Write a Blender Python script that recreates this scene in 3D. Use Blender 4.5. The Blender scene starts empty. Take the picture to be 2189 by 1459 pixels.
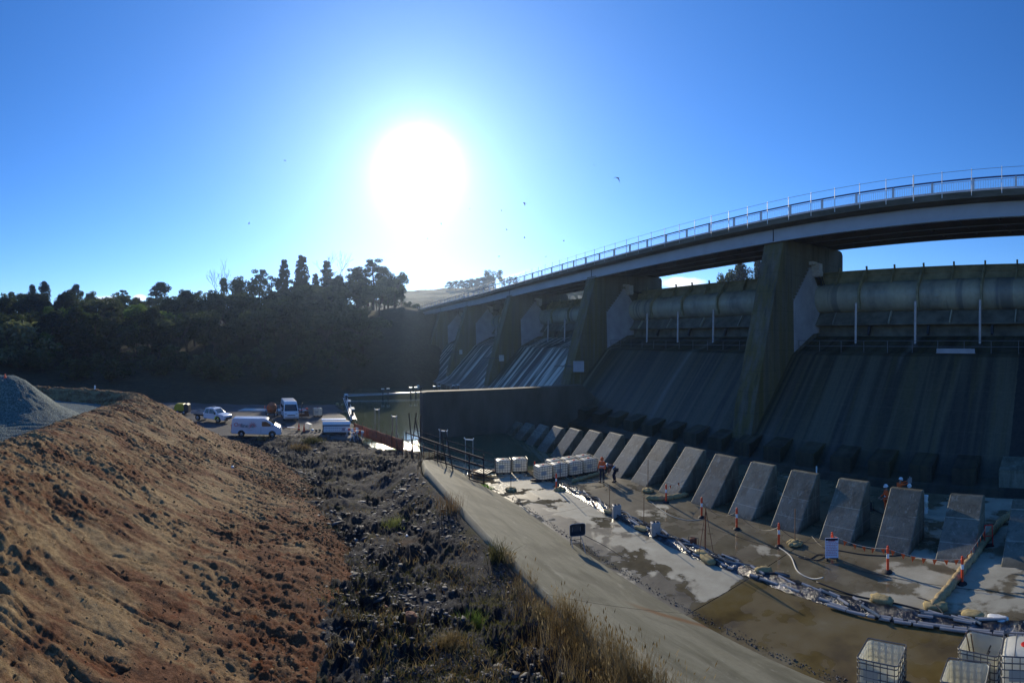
import bpy, math, random
import numpy as np
from mathutils import Vector, Matrix
R = math.radians
SC = bpy.context.scene
COL = SC.collection

# ---------------------------------------------------------------- camera
# the photograph is a cylindrical panorama (straight bridge drawn as an arc), so the camera is a cylindrical panoramic one.
# the world has +Y square to the dam, +X along it to the right, the camera at the origin ten metres above the basin floor.
F, PX0, HY = 1050.0, 2300.0, 725.0      # pixels per radian, column of +Y, row of the horizon
cam_d = bpy.data.cameras.new('camera')
cam = bpy.data.objects.new('camera', cam_d)
COL.objects.link(cam)
SC.camera = cam
cam_d.type = 'PANO'
cam_d.panorama_type = 'CENTRAL_CYLINDRICAL'
half_u = 2189.0 / 2 / F
cam_d.central_cylindrical_range_u_min = -half_u
cam_d.central_cylindrical_range_u_max = half_u
cam_d.central_cylindrical_range_v_min = (HY - 1459.0) / F
cam_d.central_cylindrical_range_v_max = HY / F
cam_d.central_cylindrical_radius = 1.0
cam_d.clip_start = 0.1
cam_d.clip_end = 6000
cam.location = (0, 0, 0)
cam.rotation_euler = (R(90), 0, (PX0 - 1094.5) / F)

# ---------------------------------------------------------------- sky and sun
SUN_AZ = (893.0 - PX0) / F               # clockwise from +Y
SUN_EL = math.atan((HY - 365.0) / F)
sund = Vector((math.sin(SUN_AZ) * math.cos(SUN_EL), math.cos(SUN_AZ) * math.cos(SUN_EL), math.sin(SUN_EL)))
world = bpy.data.worlds.new('World')
SC.world = world
world.use_nodes = True
nt = world.node_tree
nt.nodes.clear()
def wn(t, **k):
    n = nt.nodes.new(t)
    for a, b in k.items(): setattr(n, a, b)
    return n
def wmath(op, a, b=None, c=None, clamp=False):
    n = wn('ShaderNodeMath', operation=op, use_clamp=clamp)
    for i, v in enumerate((a, b, c)):
        if v is None: continue
        if isinstance(v, (int, float)): n.inputs[i].default_value = v
        else: nt.links.new(v, n.inputs[i])
    return n.outputs[0]
sky = wn('ShaderNodeTexSky')
sky.sky_type = 'NISHITA'
sky.sun_disc = False
sky.sun_elevation = SUN_EL
sky.sun_rotation = SUN_AZ
sky.altitude = 700
sky.air_density = 1.0
sky.dust_density = 0.2
sky.ozone_density = 3.0
hs = wn('ShaderNodeHueSaturation')
hs.inputs['Saturation'].default_value = 1.22
nt.links.new(sky.outputs[0], hs.inputs['Color'])
tc = wn('ShaderNodeTexCoord')
nrm = wn('ShaderNodeVectorMath', operation='NORMALIZE')
nt.links.new(tc.outputs['Generated'], nrm.inputs[0])
dot = wn('ShaderNodeVectorMath', operation='DOT_PRODUCT')
nt.links.new(nrm.outputs[0], dot.inputs[0])
dot.inputs[1].default_value = sund
ang = wmath('ARCCOSINE', wmath('MINIMUM', dot.outputs['Value'], 0.999999))
# aureole of forward-scattered light round the sun: a tight and a broad lobe
def lobe(w, amp):
    q = wmath('DIVIDE', ang, w)
    return wmath('MULTIPLY', wmath('EXPONENT', wmath('MULTIPLY', wmath('MULTIPLY', q, q), -1.0)), amp)
def tail(w, amp):
    return wmath('MULTIPLY', wmath('EXPONENT', wmath('MULTIPLY', wmath('DIVIDE', ang, w), -1.0)), amp)
AUR = wmath('ADD', wmath('ADD', lobe(0.052, 45.0), lobe(0.11, 4.0)), wmath('ADD', lobe(0.28, 1.6), tail(0.32, 1.0)))
aurc = wn('ShaderNodeMix', data_type='RGBA', blend_type='MULTIPLY')
aurc.inputs['Factor'].default_value = 1.0
aurc.inputs['A'].default_value = (0.58, 0.93, 1.0, 1)
nt.links.new(AUR, aurc.inputs['B'])
addc = wn('ShaderNodeMix', data_type='RGBA', blend_type='ADD')
addc.inputs['Factor'].default_value = 1.0
tint = wn('ShaderNodeMix', data_type='RGBA', blend_type='MULTIPLY')
tint.inputs['Factor'].default_value = 1.0
nt.links.new(hs.outputs[0], tint.inputs['A'])
tint.inputs['B'].default_value = (0.94, 1.16, 1.56, 1)
nt.links.new(tint.outputs['Result'], addc.inputs['A'])
nt.links.new(aurc.outputs['Result'], addc.inputs['B'])
# two small far clouds low over the ridge
cur = addc.outputs['Result']
sep = wn('ShaderNodeSeparateXYZ')
nt.links.new(nrm.outputs[0], sep.inputs[0])
cn = wn('ShaderNodeTexNoise')
cn.inputs['Scale'].default_value = 14.0
cn.inputs['Detail'].default_value = 6.0
nt.links.new(nrm.outputs[0], cn.inputs['Vector'])
for (cpx, cpy, wx, wy) in ((1452, 604, 0.075, 0.016), (225, 640, 0.05, 0.013), (300, 636, 0.02, 0.009)):
    a0 = (cpx - PX0) / F
    azim = wmath('ARCTAN2', sep.outputs[0], sep.outputs[1])
    hor = wmath('SQRT', wmath('ADD', wmath('MULTIPLY', sep.outputs[0], sep.outputs[0]), wmath('MULTIPLY', sep.outputs[1], sep.outputs[1])))
    el = wmath('DIVIDE', sep.outputs[2], hor)
    du = wmath('DIVIDE', wmath('SUBTRACT', azim, a0), wx)
    dv = wmath('DIVIDE', wmath('SUBTRACT', el, (HY - cpy) / F), wy)
    d2 = wmath('ADD', wmath('MULTIPLY', du, du), wmath('MULTIPLY', dv, dv))
    m = wmath('SUBTRACT', wmath('ADD', 1.35, 0.0), wmath('ADD', d2, wmath('MULTIPLY', cn.outputs['Fac'], 1.6)))
    m = wmath('MULTIPLY', m, 2.2, clamp=True)
    mx = wn('ShaderNodeMix', data_type='RGBA')
    nt.links.new(m, mx.inputs['Factor'])
    nt.links.new(cur, mx.inputs['A'])
    mx.inputs['B'].default_value = (11.0, 11.5, 12.5, 1)
    cur = mx.outputs['Result']
bg = wn('ShaderNodeBackground')
bg.inputs['Strength'].default_value = 0.125
nt.links.new(cur, bg.inputs['Color'])
nt.links.new(bg.outputs[0], wn('ShaderNodeOutputWorld').inputs['Surface'])

sun_l = bpy.data.lights.new('sun', 'SUN')
sun_l.energy = 5.0
sun_l.angle = R(0.5)
sun_l.color = (1.0, 0.87, 0.66)
sun_o = bpy.data.objects.new('sun', sun_l)
COL.objects.link(sun_o)
sun_o.rotation_euler = sund.to_track_quat('Z', 'Y').to_euler()
sun_o.location = sund * 50

SC.view_settings.view_transform = 'Standard'
SC.view_settings.look = 'None'
SC.view_settings.gamma = 1.0
SC.view_settings.exposure = 0.0

# ---------------------------------------------------------------- helpers
def th(px): return (px - PX0) / F
def at_r(px, py, r):
    t = th(px)
    return Vector((r * math.sin(t), r * math.cos(t), (HY - py) / F * r))
def at_z(px, py, z): return at_r(px, py, z * F / (HY - py))
def at_Y(px, py, Y): return at_r(px, py, Y / math.cos(th(px)))
def at_X(px, py, X): return at_r(px, py, X / math.sin(th(px)))
def fz(x): return float(np.interp(x, [-60, -45, -36, -27], [-11.5, -11.1, -10.62, -10.0]))
def fl(px, py):                            # a point on the basin floor
    p = at_z(px, py, -10.0)
    for _ in range(6): p = at_z(px, py, fz(p.x))
    return p

class MB:
    def __init__(s): s.v = []; s.f = []; s.m = []; s.mi = 0
    def add(s, vs, fs):
        n = len(s.v)
        s.v += [tuple(p) for p in vs]
        s.f += [tuple(i + n for i in f) for f in fs]
        s.m += [s.mi] * len(fs)
        return s
    def box(s, c, d, rot=None, taper=1.0):
        x, y, z = d[0] / 2, d[1] / 2, d[2] / 2
        t = taper
        vs = [Vector(p) for p in ((-x, -y, -z), (x, -y, -z), (x, y, -z), (-x, y, -z), (-x * t, -y * t, z), (x * t, -y * t, z), (x * t, y * t, z), (-x * t, y * t, z))]
        if rot is not None: vs = [rot @ p for p in vs]
        c = Vector(c)
        return s.add([p + c for p in vs], [(0, 3, 2, 1), (4, 5, 6, 7), (0, 1, 5, 4), (1, 2, 6, 5), (2, 3, 7, 6), (3, 0, 4, 7)])
    def prism(s, prof, a0, a1, axis='X'):   # profile in the plane square to the axis
        n = len(prof)
        def P(a, u, v): return (a, u, v) if axis == 'X' else ((u, a, v) if axis == 'Y' else (u, v, a))
        vs = [P(a0, u, v) for u, v in prof] + [P(a1, u, v) for u, v in prof]
        fs = [tuple(range(n)), tuple(range(2 * n - 1, n - 1, -1))] + [(i, i + n, (i + 1) % n + n, (i + 1) % n) for i in range(n)]
        return s.add(vs, fs)
    def tube(s, pts, r, n=6, r1=None, cap=True):
        pts = [Vector(p) for p in pts]
        L = len(pts)
        base = len(s.v)
        vs = []
        up = None
        for i, p in enumerate(pts):
            d = (pts[min(i + 1, L - 1)] - pts[max(i - 1, 0)])
            if d.length < 1e-9: d = Vector((0, 0, 1))
            d.normalize()
            if up is None: up = Vector((0, 0, 1)) if abs(d.z) < .9 else Vector((1, 0, 0))
            u = d.cross(up)
            if u.length < 1e-4: u = d.cross(Vector((1, 0, 0)))
            u.normalize(); w = u.cross(d); up = w.copy()
            rr = r if r1 is None else r + (r1 - r) * i / max(1, L - 1)
            if callable(r): rr = r(i)
            for k in range(n):
                a = 2 * math.pi * k / n
                vs.append(p + u * math.cos(a) * rr + w * math.sin(a) * rr)
        fs = []
        for i in range(L - 1):
            for k in range(n):
                a, b = i * n + k, i * n + (k + 1) % n
                fs.append((a, a + n, b + n, b))
        if cap: fs += [tuple(range(n)), tuple(range(L * n - 1, (L - 1) * n - 1, -1))]
        return s.add(vs, fs)
    def lathe(s, prof, c=(0, 0, 0), n=16, rot=None, sy=1.0):   # prof: (radius, z)
        c = Vector(c); vs = []
        for r_, z in prof:
            for k in range(n):
                a = 2 * math.pi * k / n
                p = Vector((r_ * math.cos(a), r_ * sy * math.sin(a), z))
                if rot is not None: p = rot @ p
                vs.append(p + c)
        L = len(prof); fs = []
        for i in range(L - 1):
            for k in range(n):
                a, b = i * n + k, i * n + (k + 1) % n
                fs.append((a, b, b + n, a + n))
        fs += [tuple(range(n - 1, -1, -1)), tuple(range((L - 1) * n, L * n))]
        return s.add(vs, fs)
    def blob(s, c, d, seed=0, rough=0.15, nu=10, nv=6, rot=None, sq=1.0):
        rg = random.Random(seed); c = Vector(c); vs = []
        def se(x): return math.copysign(abs(x) ** sq, x)
        for i in range(1, nv):
            b = math.pi * i / nv
            for k in range(nu):
                a = 2 * math.pi * k / nu
                f = 1 + rg.uniform(-rough, rough)
                p = Vector((d[0] / 2 * se(math.sin(b)) * se(math.cos(a)) * f, d[1] / 2 * se(math.sin(b)) * se(math.sin(a)) * f, d[2] / 2 * se(math.cos(b)) * f))
                if rot is not None: p = rot @ p
                vs.append(p + c)
        T = Vector((0, 0, d[2] / 2)); B = -T
        if rot is not None: T, B = rot @ T, rot @ B
        vs += [T + c, B + c]
        fs = []
        for i in range(nv - 2):
            for k in range(nu):
                a, b = i * nu + k, i * nu + (k + 1) % nu
                fs.append((a, a + nu, b + nu, b))
        t, bt = len(vs) - 2, len(vs) - 1
        for k in range(nu):
            fs.append((t, k, (k + 1) % nu))
            fs.append((bt, (nv - 2) * nu + (k + 1) % nu, (nv - 2) * nu + k))
        return s.add(vs, fs)
    def build(s, name, mats, parent=None, smooth=False, loc=None):
        me = bpy.data.meshes.new(name)
        me.from_pydata(s.v, [], s.f)
        if not isinstance(mats, (list, tuple)): mats = [mats]
        for m in mats: me.materials.append(m)
        if len(mats) > 1: me.polygons.foreach_set('material_index', s.m)
        if smooth:
            me.polygons.foreach_set('use_smooth', [True] * len(me.polygons))
            if smooth == 'auto': me.set_sharp_from_angle(angle=R(38))
        me.validate()
        o = bpy.data.objects.new(name, me)
        COL.objects.link(o)
        if parent is not None: o.parent = parent
        if loc is not None: o.location = loc
        return o

def tag(o, label=None, cat=None, group=None, kind=None):
    if label: o['label'] = label
    if cat: o['category'] = cat
    if group: o['group'] = group
    if kind: o['kind'] = kind
    return o
def thing(name, label, cat, loc=(0, 0, 0), rz=0.0, group=None):
    o = bpy.data.objects.new(name, None)
    COL.objects.link(o)
    o.location = loc; o.rotation_euler = (0, 0, rz)
    o.empty_display_size = 0.3
    return tag(o, label, cat, group)
def dup(o, parent=None, loc=None, rz=None, label=None, scale=None, group=None):
    c = o.copy(); COL.objects.link(c)
    if parent is not None: c.parent = parent
    if loc is not None: c.location = loc
    if rz is not None: c.rotation_euler = (0, 0, rz)
    if scale is not None: c.scale = scale if isinstance(scale, (tuple, list)) else (scale,) * 3
    if label: c['label'] = label
    if group: c['group'] = group
    for ch in o.children: dup(ch, c)
    return c
def ordinal(n):
    if n > 20: return ['twenty', 'thirty', 'forty'][n // 10 - 2] + ('-' + ordinal(n % 10) if n % 10 else 'th') if n % 10 else ['', '', 'twentieth', 'thirtieth', 'fortieth'][n // 10]
    return ['', 'first', 'second', 'third', 'fourth', 'fifth', 'sixth', 'seventh', 'eighth', 'ninth', 'tenth', 'eleventh', 'twelfth', 'thirteenth', 'fourteenth', 'fifteenth', 'sixteenth', 'seventeenth', 'eighteenth', 'nineteenth', 'twentieth'][n]

# ---------------------------------------------------------------- materials
class NM:
    """node material helper"""
    def __init__(s, name):
        s.m = bpy.data.materials.new(name); s.m.use_nodes = True
        s.t = s.m.node_tree; s.b = s.t.nodes['Principled BSDF']; s.out = s.t.nodes['Material Output']
        s.co = s.t.nodes.new('ShaderNodeTexCoord')
        s.geo = s.t.nodes.new('ShaderNodeNewGeometry')
    def L(s, a, b): s.t.links.new(a, b)
    def n(s, t, **k):
        x = s.t.nodes.new(t)
        for a, b in k.items(): setattr(x, a, b)
        return x
    def sock(s, v, i):
        if isinstance(v, (int, float)): i.default_value = v
        elif isinstance(v, (tuple, list)): i.default_value = tuple(v) + ((1,) if len(v) == 3 and i.type == 'RGBA' else ())
        else: s.L(v, i)
    def vec(s, scale=(1, 1, 1), world=False, off=(0, 0, 0)):
        m = s.n('ShaderNodeMapping')
        s.L(s.geo.outputs['Position'] if world else s.co.outputs['Object'], m.inputs[0])
        m.inputs['Scale'].default_value = scale; m.inputs['Location'].default_value = off
        return m.outputs[0]
    def noise(s, scale, detail=4, v=None, rough=.55, dist=0.0):
        x = s.n('ShaderNodeTexNoise'); x.inputs['Scale'].default_value = scale; x.inputs['Detail'].default_value = detail
        x.inputs['Roughness'].default_value = rough; x.inputs['Distortion'].default_value = dist
        s.L(v if v is not None else s.co.outputs['Object'], x.inputs['Vector'])
        return x.outputs['Fac']
    def vor(s, scale, v=None, feat='F1', out='Distance'):
        x = s.n('ShaderNodeTexVoronoi'); x.feature = feat; x.inputs['Scale'].default_value = scale
        s.L(v if v is not None else s.co.outputs['Object'], x.inputs['Vector'])
        return x.outputs[out]
    def ramp(s, f, stops, interp='LINEAR'):
        x = s.n('ShaderNodeValToRGB'); x.color_ramp.interpolation = interp
        e = x.color_ramp.elements
        while len(e) < len(stops): e.new(0.5)
        for i, (p, c) in enumerate(stops):
            e[i].position = p
            e[i].color = (c, c, c, 1) if isinstance(c, (int, float)) else tuple(c) + (1,)
        s.sock(f, x.inputs[0])
        return x.outputs[0]
    def mix(s, f, a, b, mode='MIX'):
        x = s.n('ShaderNodeMix', data_type='RGBA', blend_type=mode)
        s.sock(f, x.inputs['Factor']); s.sock(a, x.inputs['A']); s.sock(b, x.inputs['B'])
        return x.outputs['Result']
    def math(s, op, a, b=0.0, clamp=False):
        x = s.n('ShaderNodeMath', operation=op, use_clamp=clamp)
        s.sock(a, x.inputs[0]); s.sock(b, x.inputs[1])
        return x.outputs[0]
    def xyz(s, world=False):
        x = s.n('ShaderNodeSeparateXYZ'); s.L(s.geo.outputs['Position'] if world else s.co.outputs['Object'], x.inputs[0])
        return x.outputs
    def step(s, v, a, b):
        x = s.n('ShaderNodeMapRange', clamp=True); s.sock(v, x.inputs[0])
        x.inputs[1].default_value = a; x.inputs[2].default_value = b
        return x.outputs[0]
    def bump(s, h, strength=.5, dist=.02):
        x = s.n('ShaderNodeBump'); x.inputs['Strength'].default_value = strength; x.inputs['Distance'].default_value = dist
        s.L(h, x.inputs['Height']); s.L(x.outputs[0], s.b.inputs['Normal'])
    def set(s, col=None, rough=None, metal=None, spec=None):
        if col is not None: s.sock(col, s.b.inputs['Base Color'])
        if rough is not None: s.sock(rough, s.b.inputs['Roughness'])
        if metal is not None: s.sock(metal, s.b.inputs['Metallic'])
        if spec is not None: s.sock(spec, s.b.inputs['Specular IOR Level'])
        return s.m
def scl(c, k): return tuple(min(1, x * k) for x in c)
_mc = {}
def M(name, col, rough=.7, metal=0.0, var=.2, scale=3.0, bump=0.0, bscale=25.0, spec=.3):
    if name in _mc: return _mc[name]
    a = NM(name)
    n1 = a.noise(scale, 5)
    c = a.mix(a.step(n1, .3, .7), scl(col, 1 - var), scl(col, 1 + var))
    if bump: a.bump(a.noise(bscale, 4), .6, bump)
    _mc[name] = a.set(c, rough, metal, spec)
    return _mc[name]
galv = M('galvanised_steel', (.36, .37, .38), .45, .6, .15, 6)
dsteel = M('dark_steel', (.05, .05, .055), .5, .4, .2, 6)
rust = M('rusty_steel', (.16, .06, .035), .8, .2, .4, 8)
white_paint = M('white_paint', (.72, .73, .72), .4, 0, .05, 2)
black_rub = M('black_rubber', (.02, .02, .022), .7, 0, .2, 8)
orange_pl = M('orange_plastic', (.85, .09, .03), .45, 0, .08, 4)
white_pl = M('white_plastic', (.75, .76, .72), .4, 0, .06, 3)
hessian = M('hessian', (.33, .25, .13), .95, 0, .3, 9, .01, 60)
conc_l = M('light_concrete', (.36, .355, .34), .85, 0, .2, 2.5, .004, 30)
timber = M('timber', (.25, .14, .07), .8, 0, .3, 5)
stainless = M('reflective_band', (.8, .8, .8), .25, 0, .02)
glass = NM('dark_glass').set((.015, .02, .025), .06, 0, .9)

# ---------------------------------------------------------------- numpy noise
def _h(ix, iy, s):
    v = np.sin(ix * 127.1 + iy * 311.7 + s * 74.7) * 43758.5453
    return v - np.floor(v)
def vn(x, y, s=0):
    ix, iy = np.floor(x), np.floor(y); fx, fy = x - ix, y - iy
    fx = fx * fx * (3 - 2 * fx); fy = fy * fy * (3 - 2 * fy)
    a, b, c, d = _h(ix, iy, s), _h(ix + 1, iy, s), _h(ix, iy + 1, s), _h(ix + 1, iy + 1, s)
    return (a * (1 - fx) + b * fx) * (1 - fy) + (c * (1 - fx) + d * fx) * fy
def fbm(x, y, o=4, s=0, g=.5):
    t = 0; a = 1; w = 0
    for i in range(o):
        t = t + a * vn(x, y, s + i * 3.1); w += a; a *= g
        x, y = x * 1.62 - y * 1.18 + 3.7, x * 1.18 + y * 1.62 + 1.3
    return t / w
def worley(x, y, s=0):
    ix, iy = np.floor(x), np.floor(y)
    d1 = np.full(x.shape, 9.0); cid = np.zeros(x.shape)
    for i in (-1, 0, 1):
        for j in (-1, 0, 1):
            cx, cy = ix + i, iy + j
            px_ = cx + _h(cx, cy, s); py_ = cy + _h(cx, cy, s + 5.3)
            d = np.hypot(x - px_, y - py_)
            m = d < d1
            d1 = np.where(m, d, d1); cid = np.where(m, _h(cx, cy, s + 9.1), cid)
    return d1, cid
def grid_mesh(name, X, Y, Z, mat, smooth=True, keep=None, attr=None):
    nu, nv = X.shape
    co = np.stack([X, Y, Z], -1).reshape(-1, 3)
    idx = np.arange(nu * nv).reshape(nu, nv)
    q = np.stack([idx[:-1, :-1], idx[1:, :-1], idx[1:, 1:], idx[:-1, 1:]], -1).reshape(-1, 4)
    if keep is not None: q = q[keep[:-1, :-1].reshape(-1)]
    # face up
    a, b, c = co[q[0, 0]], co[q[0, 1]], co[q[0, 2]]
    if np.cross(b - a, c - a)[2] < 0: q = q[:, ::-1]
    me = bpy.data.meshes.new(name)
    me.vertices.add(len(co)); me.vertices.foreach_set('co', co.ravel().astype(np.float32))
    me.loops.add(q.size); me.loops.foreach_set('vertex_index', q.ravel().astype(np.int32))
    me.polygons.add(len(q)); me.polygons.foreach_set('loop_start', np.arange(0, q.size, 4, dtype=np.int32))
    me.polygons.foreach_set('loop_total', np.full(len(q), 4, dtype=np.int32))
    me.update(calc_edges=True)
    if smooth: me.polygons.foreach_set('use_smooth', np.ones(len(q), dtype=bool))
    if attr is not None:
        for k, v in attr.items():
            at = me.attributes.new(k, 'FLOAT', 'POINT'); at.data.foreach_set('value', v.ravel().astype(np.float32))
    me.materials.append(mat)
    o = bpy.data.objects.new(name, me); COL.objects.link(o)
    return o
# ================================================================ TERRAIN
# ground height by compass column: (distance, height) profiles
PROF = {
    -500: [(0, -6), (10, -6.8), (17, -7.6), (27, -8.8), (45, -10), (55, -10.4), (76, -10.4), (84, -10.2), (100, -8), (125, -4.6), (150, -1.5), (180, 4), (220, 9), (320, 16), (500, 24), (2500, 40)],
    500: [(0, -6), (10, -7), (17, -8), (27, -9), (45, -10.2), (55, -10.4), (76, -10.4), (84, -10.6), (100, -9), (125, -5), (150, -1), (180, 5), (220, 10), (320, 18), (500, 28), (2500, 40)],
    725: [(0, -6), (10, -7), (17, -8), (27, -9), (45, -10.2), (55, -10.4), (72, -10.4), (84, -10.7), (100, -9), (125, -2), (150, 4), (180, 9), (220, 12), (320, 20), (500, 30), (2500, 40)],
    765: [(0, -6), (10, -7), (17, -8), (27, -9), (45, -10.1), (52, -10.5), (60, -11.6), (84, -11.8), (106, -11.2), (125, -4), (150, 6.5), (180, 11), (220, 13), (320, 22), (500, 34), (2500, 40)],
    860: [(0, -6), (10, -7), (17, -8), (27, -8.9), (40, -9.6), (46, -10.3), (52, -11.8), (84, -12), (108, -11.2), (125, -4.5), (158, 10.6), (180, 11), (220, 12), (320, 26), (420, 41), (600, 50), (2500, 60)],
    930: [(0, -6), (10, -7), (17, -8), (27, -8.9), (34, -9), (40, -10), (52, -12), (84, -12), (115, -11.5), (130, -4.5), (164, 10.6), (180, 9), (220, 8), (320, 26), (420, 43), (600, 52), (2500, 60)],
    1010: [(0, -6), (10, -7), (17, -8), (27, -8.5), (34, -9), (46, -12), (60, -12), (84, -12), (140, -12), (170, -12), (200, -6), (250, 2), (280, 8), (340, 30), (440, 47), (600, 60), (2500, 70)],
    1250: [(0, -6), (10, -7), (17, -8), (27, -9.5), (34, -12), (46, -12), (60, -12), (84, -12), (100, -6), (120, 0), (200, 3), (250, 6), (280, 10), (340, 30), (440, 42), (600, 50), (2500, 60)],
    1450: [(0, -6), (10, -7), (17, -9), (27, -12), (34, -12), (46, -12), (60, -8), (84, -4), (100, 0), (120, 1), (200, 3), (250, 5), (280, 7), (340, 16), (440, 24), (600, 30), (2500, 30)],
    2800: [(0, -6), (10, -8), (17, -11), (27, -12), (34, -12), (46, -12), (60, -6), (84, -3), (100, 0), (120, 1), (200, 3), (250, 5), (280, 7), (340, 14), (440, 20), (600, 24), (2500, 24)],
}
_pk = sorted(PROF)
def YC(X): return np.interp(X, [-60, -52, -45, -39, -36, -33, -29], [7.2, 8.0, 9.6, 11.3, 9.3, 8.0, 6.95])
def G(X, Y):
    X = np.asarray(X, float); Y = np.asarray(Y, float)
    r = np.hypot(X, Y); px = PX0 + F * np.arctan2(X, Y)
    px = np.where(px < -900, px + 2 * math.pi * F, px)
    px = np.clip(px, _pk[0], _pk[-1])
    cols = np.stack([np.interp(r, *zip(*PROF[k])) for k in _pk], -1)
    j = np.clip(np.searchsorted(_pk, px) - 1, 0, len(_pk) - 2)
    k0 = np.array(_pk)[j]; k1 = np.array(_pk)[j + 1]
    t = np.clip((px - k0) / (k1 - k0), 0, 1)
    a = np.take_along_axis(cols, j[..., None], -1)[..., 0]; b = np.take_along_axis(cols, (j + 1)[..., None], -1)[..., 0]
    z = a * (1 - t) + b * t
    # the ground meets the top edge of the concrete apron
    e = np.interp(X, [-46, -36, -30, 0, 30], [-10.15, -9.0, -7.9, -7.6, -7.6])
    w = np.clip((Y - 3.8) / 3.0, 0, 1) * np.clip((X + 46) / 6, 0, 1) * np.clip((12 - Y) / 1e-3, 0, 1)
    z = z * (1 - w) + e * w
    # channel cut under apron and basin
    ch = np.clip((Y - YC(X)) / 1.2, 0, 1) * np.clip((X + 52) / 6, 0, 1) * (Y < 55)
    z = z * (1 - ch) + np.minimum(z, -12.0) * ch
    return z
def Gf(x, y): return float(G(np.array([x]), np.array([y]))[0])

# --- materials of the ground
a = NM('hillside_scrub')
n1 = a.noise(.035, 6, a.vec(world=True)); n2 = a.noise(.9, 6, a.vec(world=True), .7)
c = a.ramp(n1, [(.3, (.020, .022, .015)), (.5, (.035, .036, .020)), (.65, (.060, .052, .030)), (.8, (.09, .08, .05))])
c = a.mix(a.step(n2, .35, .7), scl((.5, .5, .5), 1), (1.5, 1.4, 1.2), 'MULTIPLY') if False else a.mix(.6, c, a.ramp(n2, [(.3, (.012, .013, .010)), (.55, (.035, .036, .022)), (.75, (.085, .078, .05))]))
xy = a.xyz(True)
far = a.step(a.n('ShaderNodeVectorMath', operation='LENGTH').outputs['Value'], 0, 1)
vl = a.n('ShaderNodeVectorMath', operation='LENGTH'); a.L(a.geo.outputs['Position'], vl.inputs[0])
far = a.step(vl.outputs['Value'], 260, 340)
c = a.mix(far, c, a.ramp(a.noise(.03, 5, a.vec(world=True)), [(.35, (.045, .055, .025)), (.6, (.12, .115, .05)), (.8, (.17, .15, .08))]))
a.bump(a.noise(1.5, 6, a.vec(world=True), .7), 1.0, .35)
ground_m = a.set(c, .95, 0, .1)

a = NM('rocky_scrub')
v = a.vec(world=True)
n1 = a.noise(.35, 5, v, .6); n2 = a.noise(3.0, 7, v, .72); n3 = a.noise(14, 5, v, .7)
rock = a.ramp(n2, [(.28, (.010, .011, .014)), (.48, (.026, .027, .030)), (.60, (.055, .055, .056)), (.74, (.17, .17, .175))])
grassy = a.ramp(n3, [(.25, (.015, .017, .007)), (.55, (.052, .048, .019)), (.8, (.12, .10, .045))])
dirt = a.ramp(n3, [(.3, (.03, .016, .010)), (.7, (.085, .046, .026))])
c = a.mix(a.step(a.noise(.8, 6, v, .7), .545, .64), rock, grassy)
c = a.mix(a.step(n1, .60, .70), c, dirt)
a.bump(a.math('ADD', a.math('MULTIPLY', n2, .7), a.math('MULTIPLY', n3, .45)), 1.0, .10)
c = a.mix(1.0, c, (.80, .80, .80), 'MULTIPLY'); rocky_m = a.set(c, .9, 0, .12)

a = NM('red_earth')
v = a.vec(world=True)
att = a.n('ShaderNodeAttribute', attribute_name='foot'); foot = att.outputs['Fac']
n1 = a.math('ADD', a.math('MULTIPLY', a.noise(.6, 6, v, .6, .6), .45), a.math('MULTIPLY', a.noise(1.0, 6, a.vec((1.5, .30, .8), True), .62, .5), .55)); n2 = a.noise(9, 6, v, .7)
loose = a.ramp(n2, [(.25, (.050, .022, .011)), (.5, (.135, .062, .030)), (.75, (.25, .13, .068))])
packed = a.ramp(n2, [(.25, (.18, .115, .052)), (.55, (.30, .210, .105)), (.8, (.43, .325, .175))])
f = a.math('SUBTRACT', a.step(n1, .43, .55), a.math('MULTIPLY', foot, .75), True)
c = a.mix(f, loose, packed)
c = a.mix(a.step(a.math('ADD', a.noise(1.6, 4, v), a.math('MULTIPLY', foot, .12)), .60, .72), c, (.15, .055, .022))
a.bump(a.math('ADD', a.math('MULTIPLY', n2, .6), a.noise(24, 5, v, .75)), 1.0, .05)
earth_m = a.set(c, .92, 0, .15)

a = NM('blue_gravel')
v = a.vec(world=True)
c = a.ramp(a.vor(16, v, out='Color'), [(.1, (.035, .048, .042)), (.5, (.095, .125, .108)), (.9, (.19, .23, .20))])
a.bump(a.vor(13, v), 1.0, .05)
gravel_m = a.set(c, .8, 0, .35)

a = NM('work_pad')
v = a.vec(world=True)
c = a.ramp(a.noise(.25, 5, v, .6), [(.3, (.022, .022, .026)), (.5, (.048, .048, .052)), (.75, (.09, .088, .082))])
a.bump(a.noise(6, 6, v, .7), .8, .05)
pad_m = a.set(c, .85, 0, .3)

# --- the ground as one sheet to the horizon
pxs = np.arange(-700, 2900, 9.0)
rs = np.concatenate([np.linspace(2.5, 60, 60), 60 * (2600 / 60) ** (np.linspace(0, 1, 190)[1:])])
PXg, Rg = np.meshgrid(pxs, rs, indexing='ij')
Xg = Rg * np.sin((PXg - PX0) / F); Yg = Rg * np.cos((PXg - PX0) / F)
Zg = G(Xg, Yg)
amp = np.clip((Rg - 78) / 40, 0, 1) * (Zg > -9.8)
Zg = Zg + amp * (fbm(Xg * .08, Yg * .08, 4, 2) - .5) * 3.0 + amp * (fbm(Xg * .4, Yg * .4, 3, 7) - .5) * 1.0
inside = (PXg > 440) & (PXg < 1500) & (Rg > 5.5) & (Rg < 56) & (Yg < 9)
Zg = np.where(inside, Zg - 0.9, Zg)
inside2 = (PXg <= 440) & (Rg < 50)
Zg = np.where(inside2, Zg - 1.6, Zg)
g = grid_mesh('ground', Xg, Yg, Zg, ground_m)
tag(g, 'dark scrubby hillside and ground reaching back to the ridge', 'ground', kind='structure')

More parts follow.
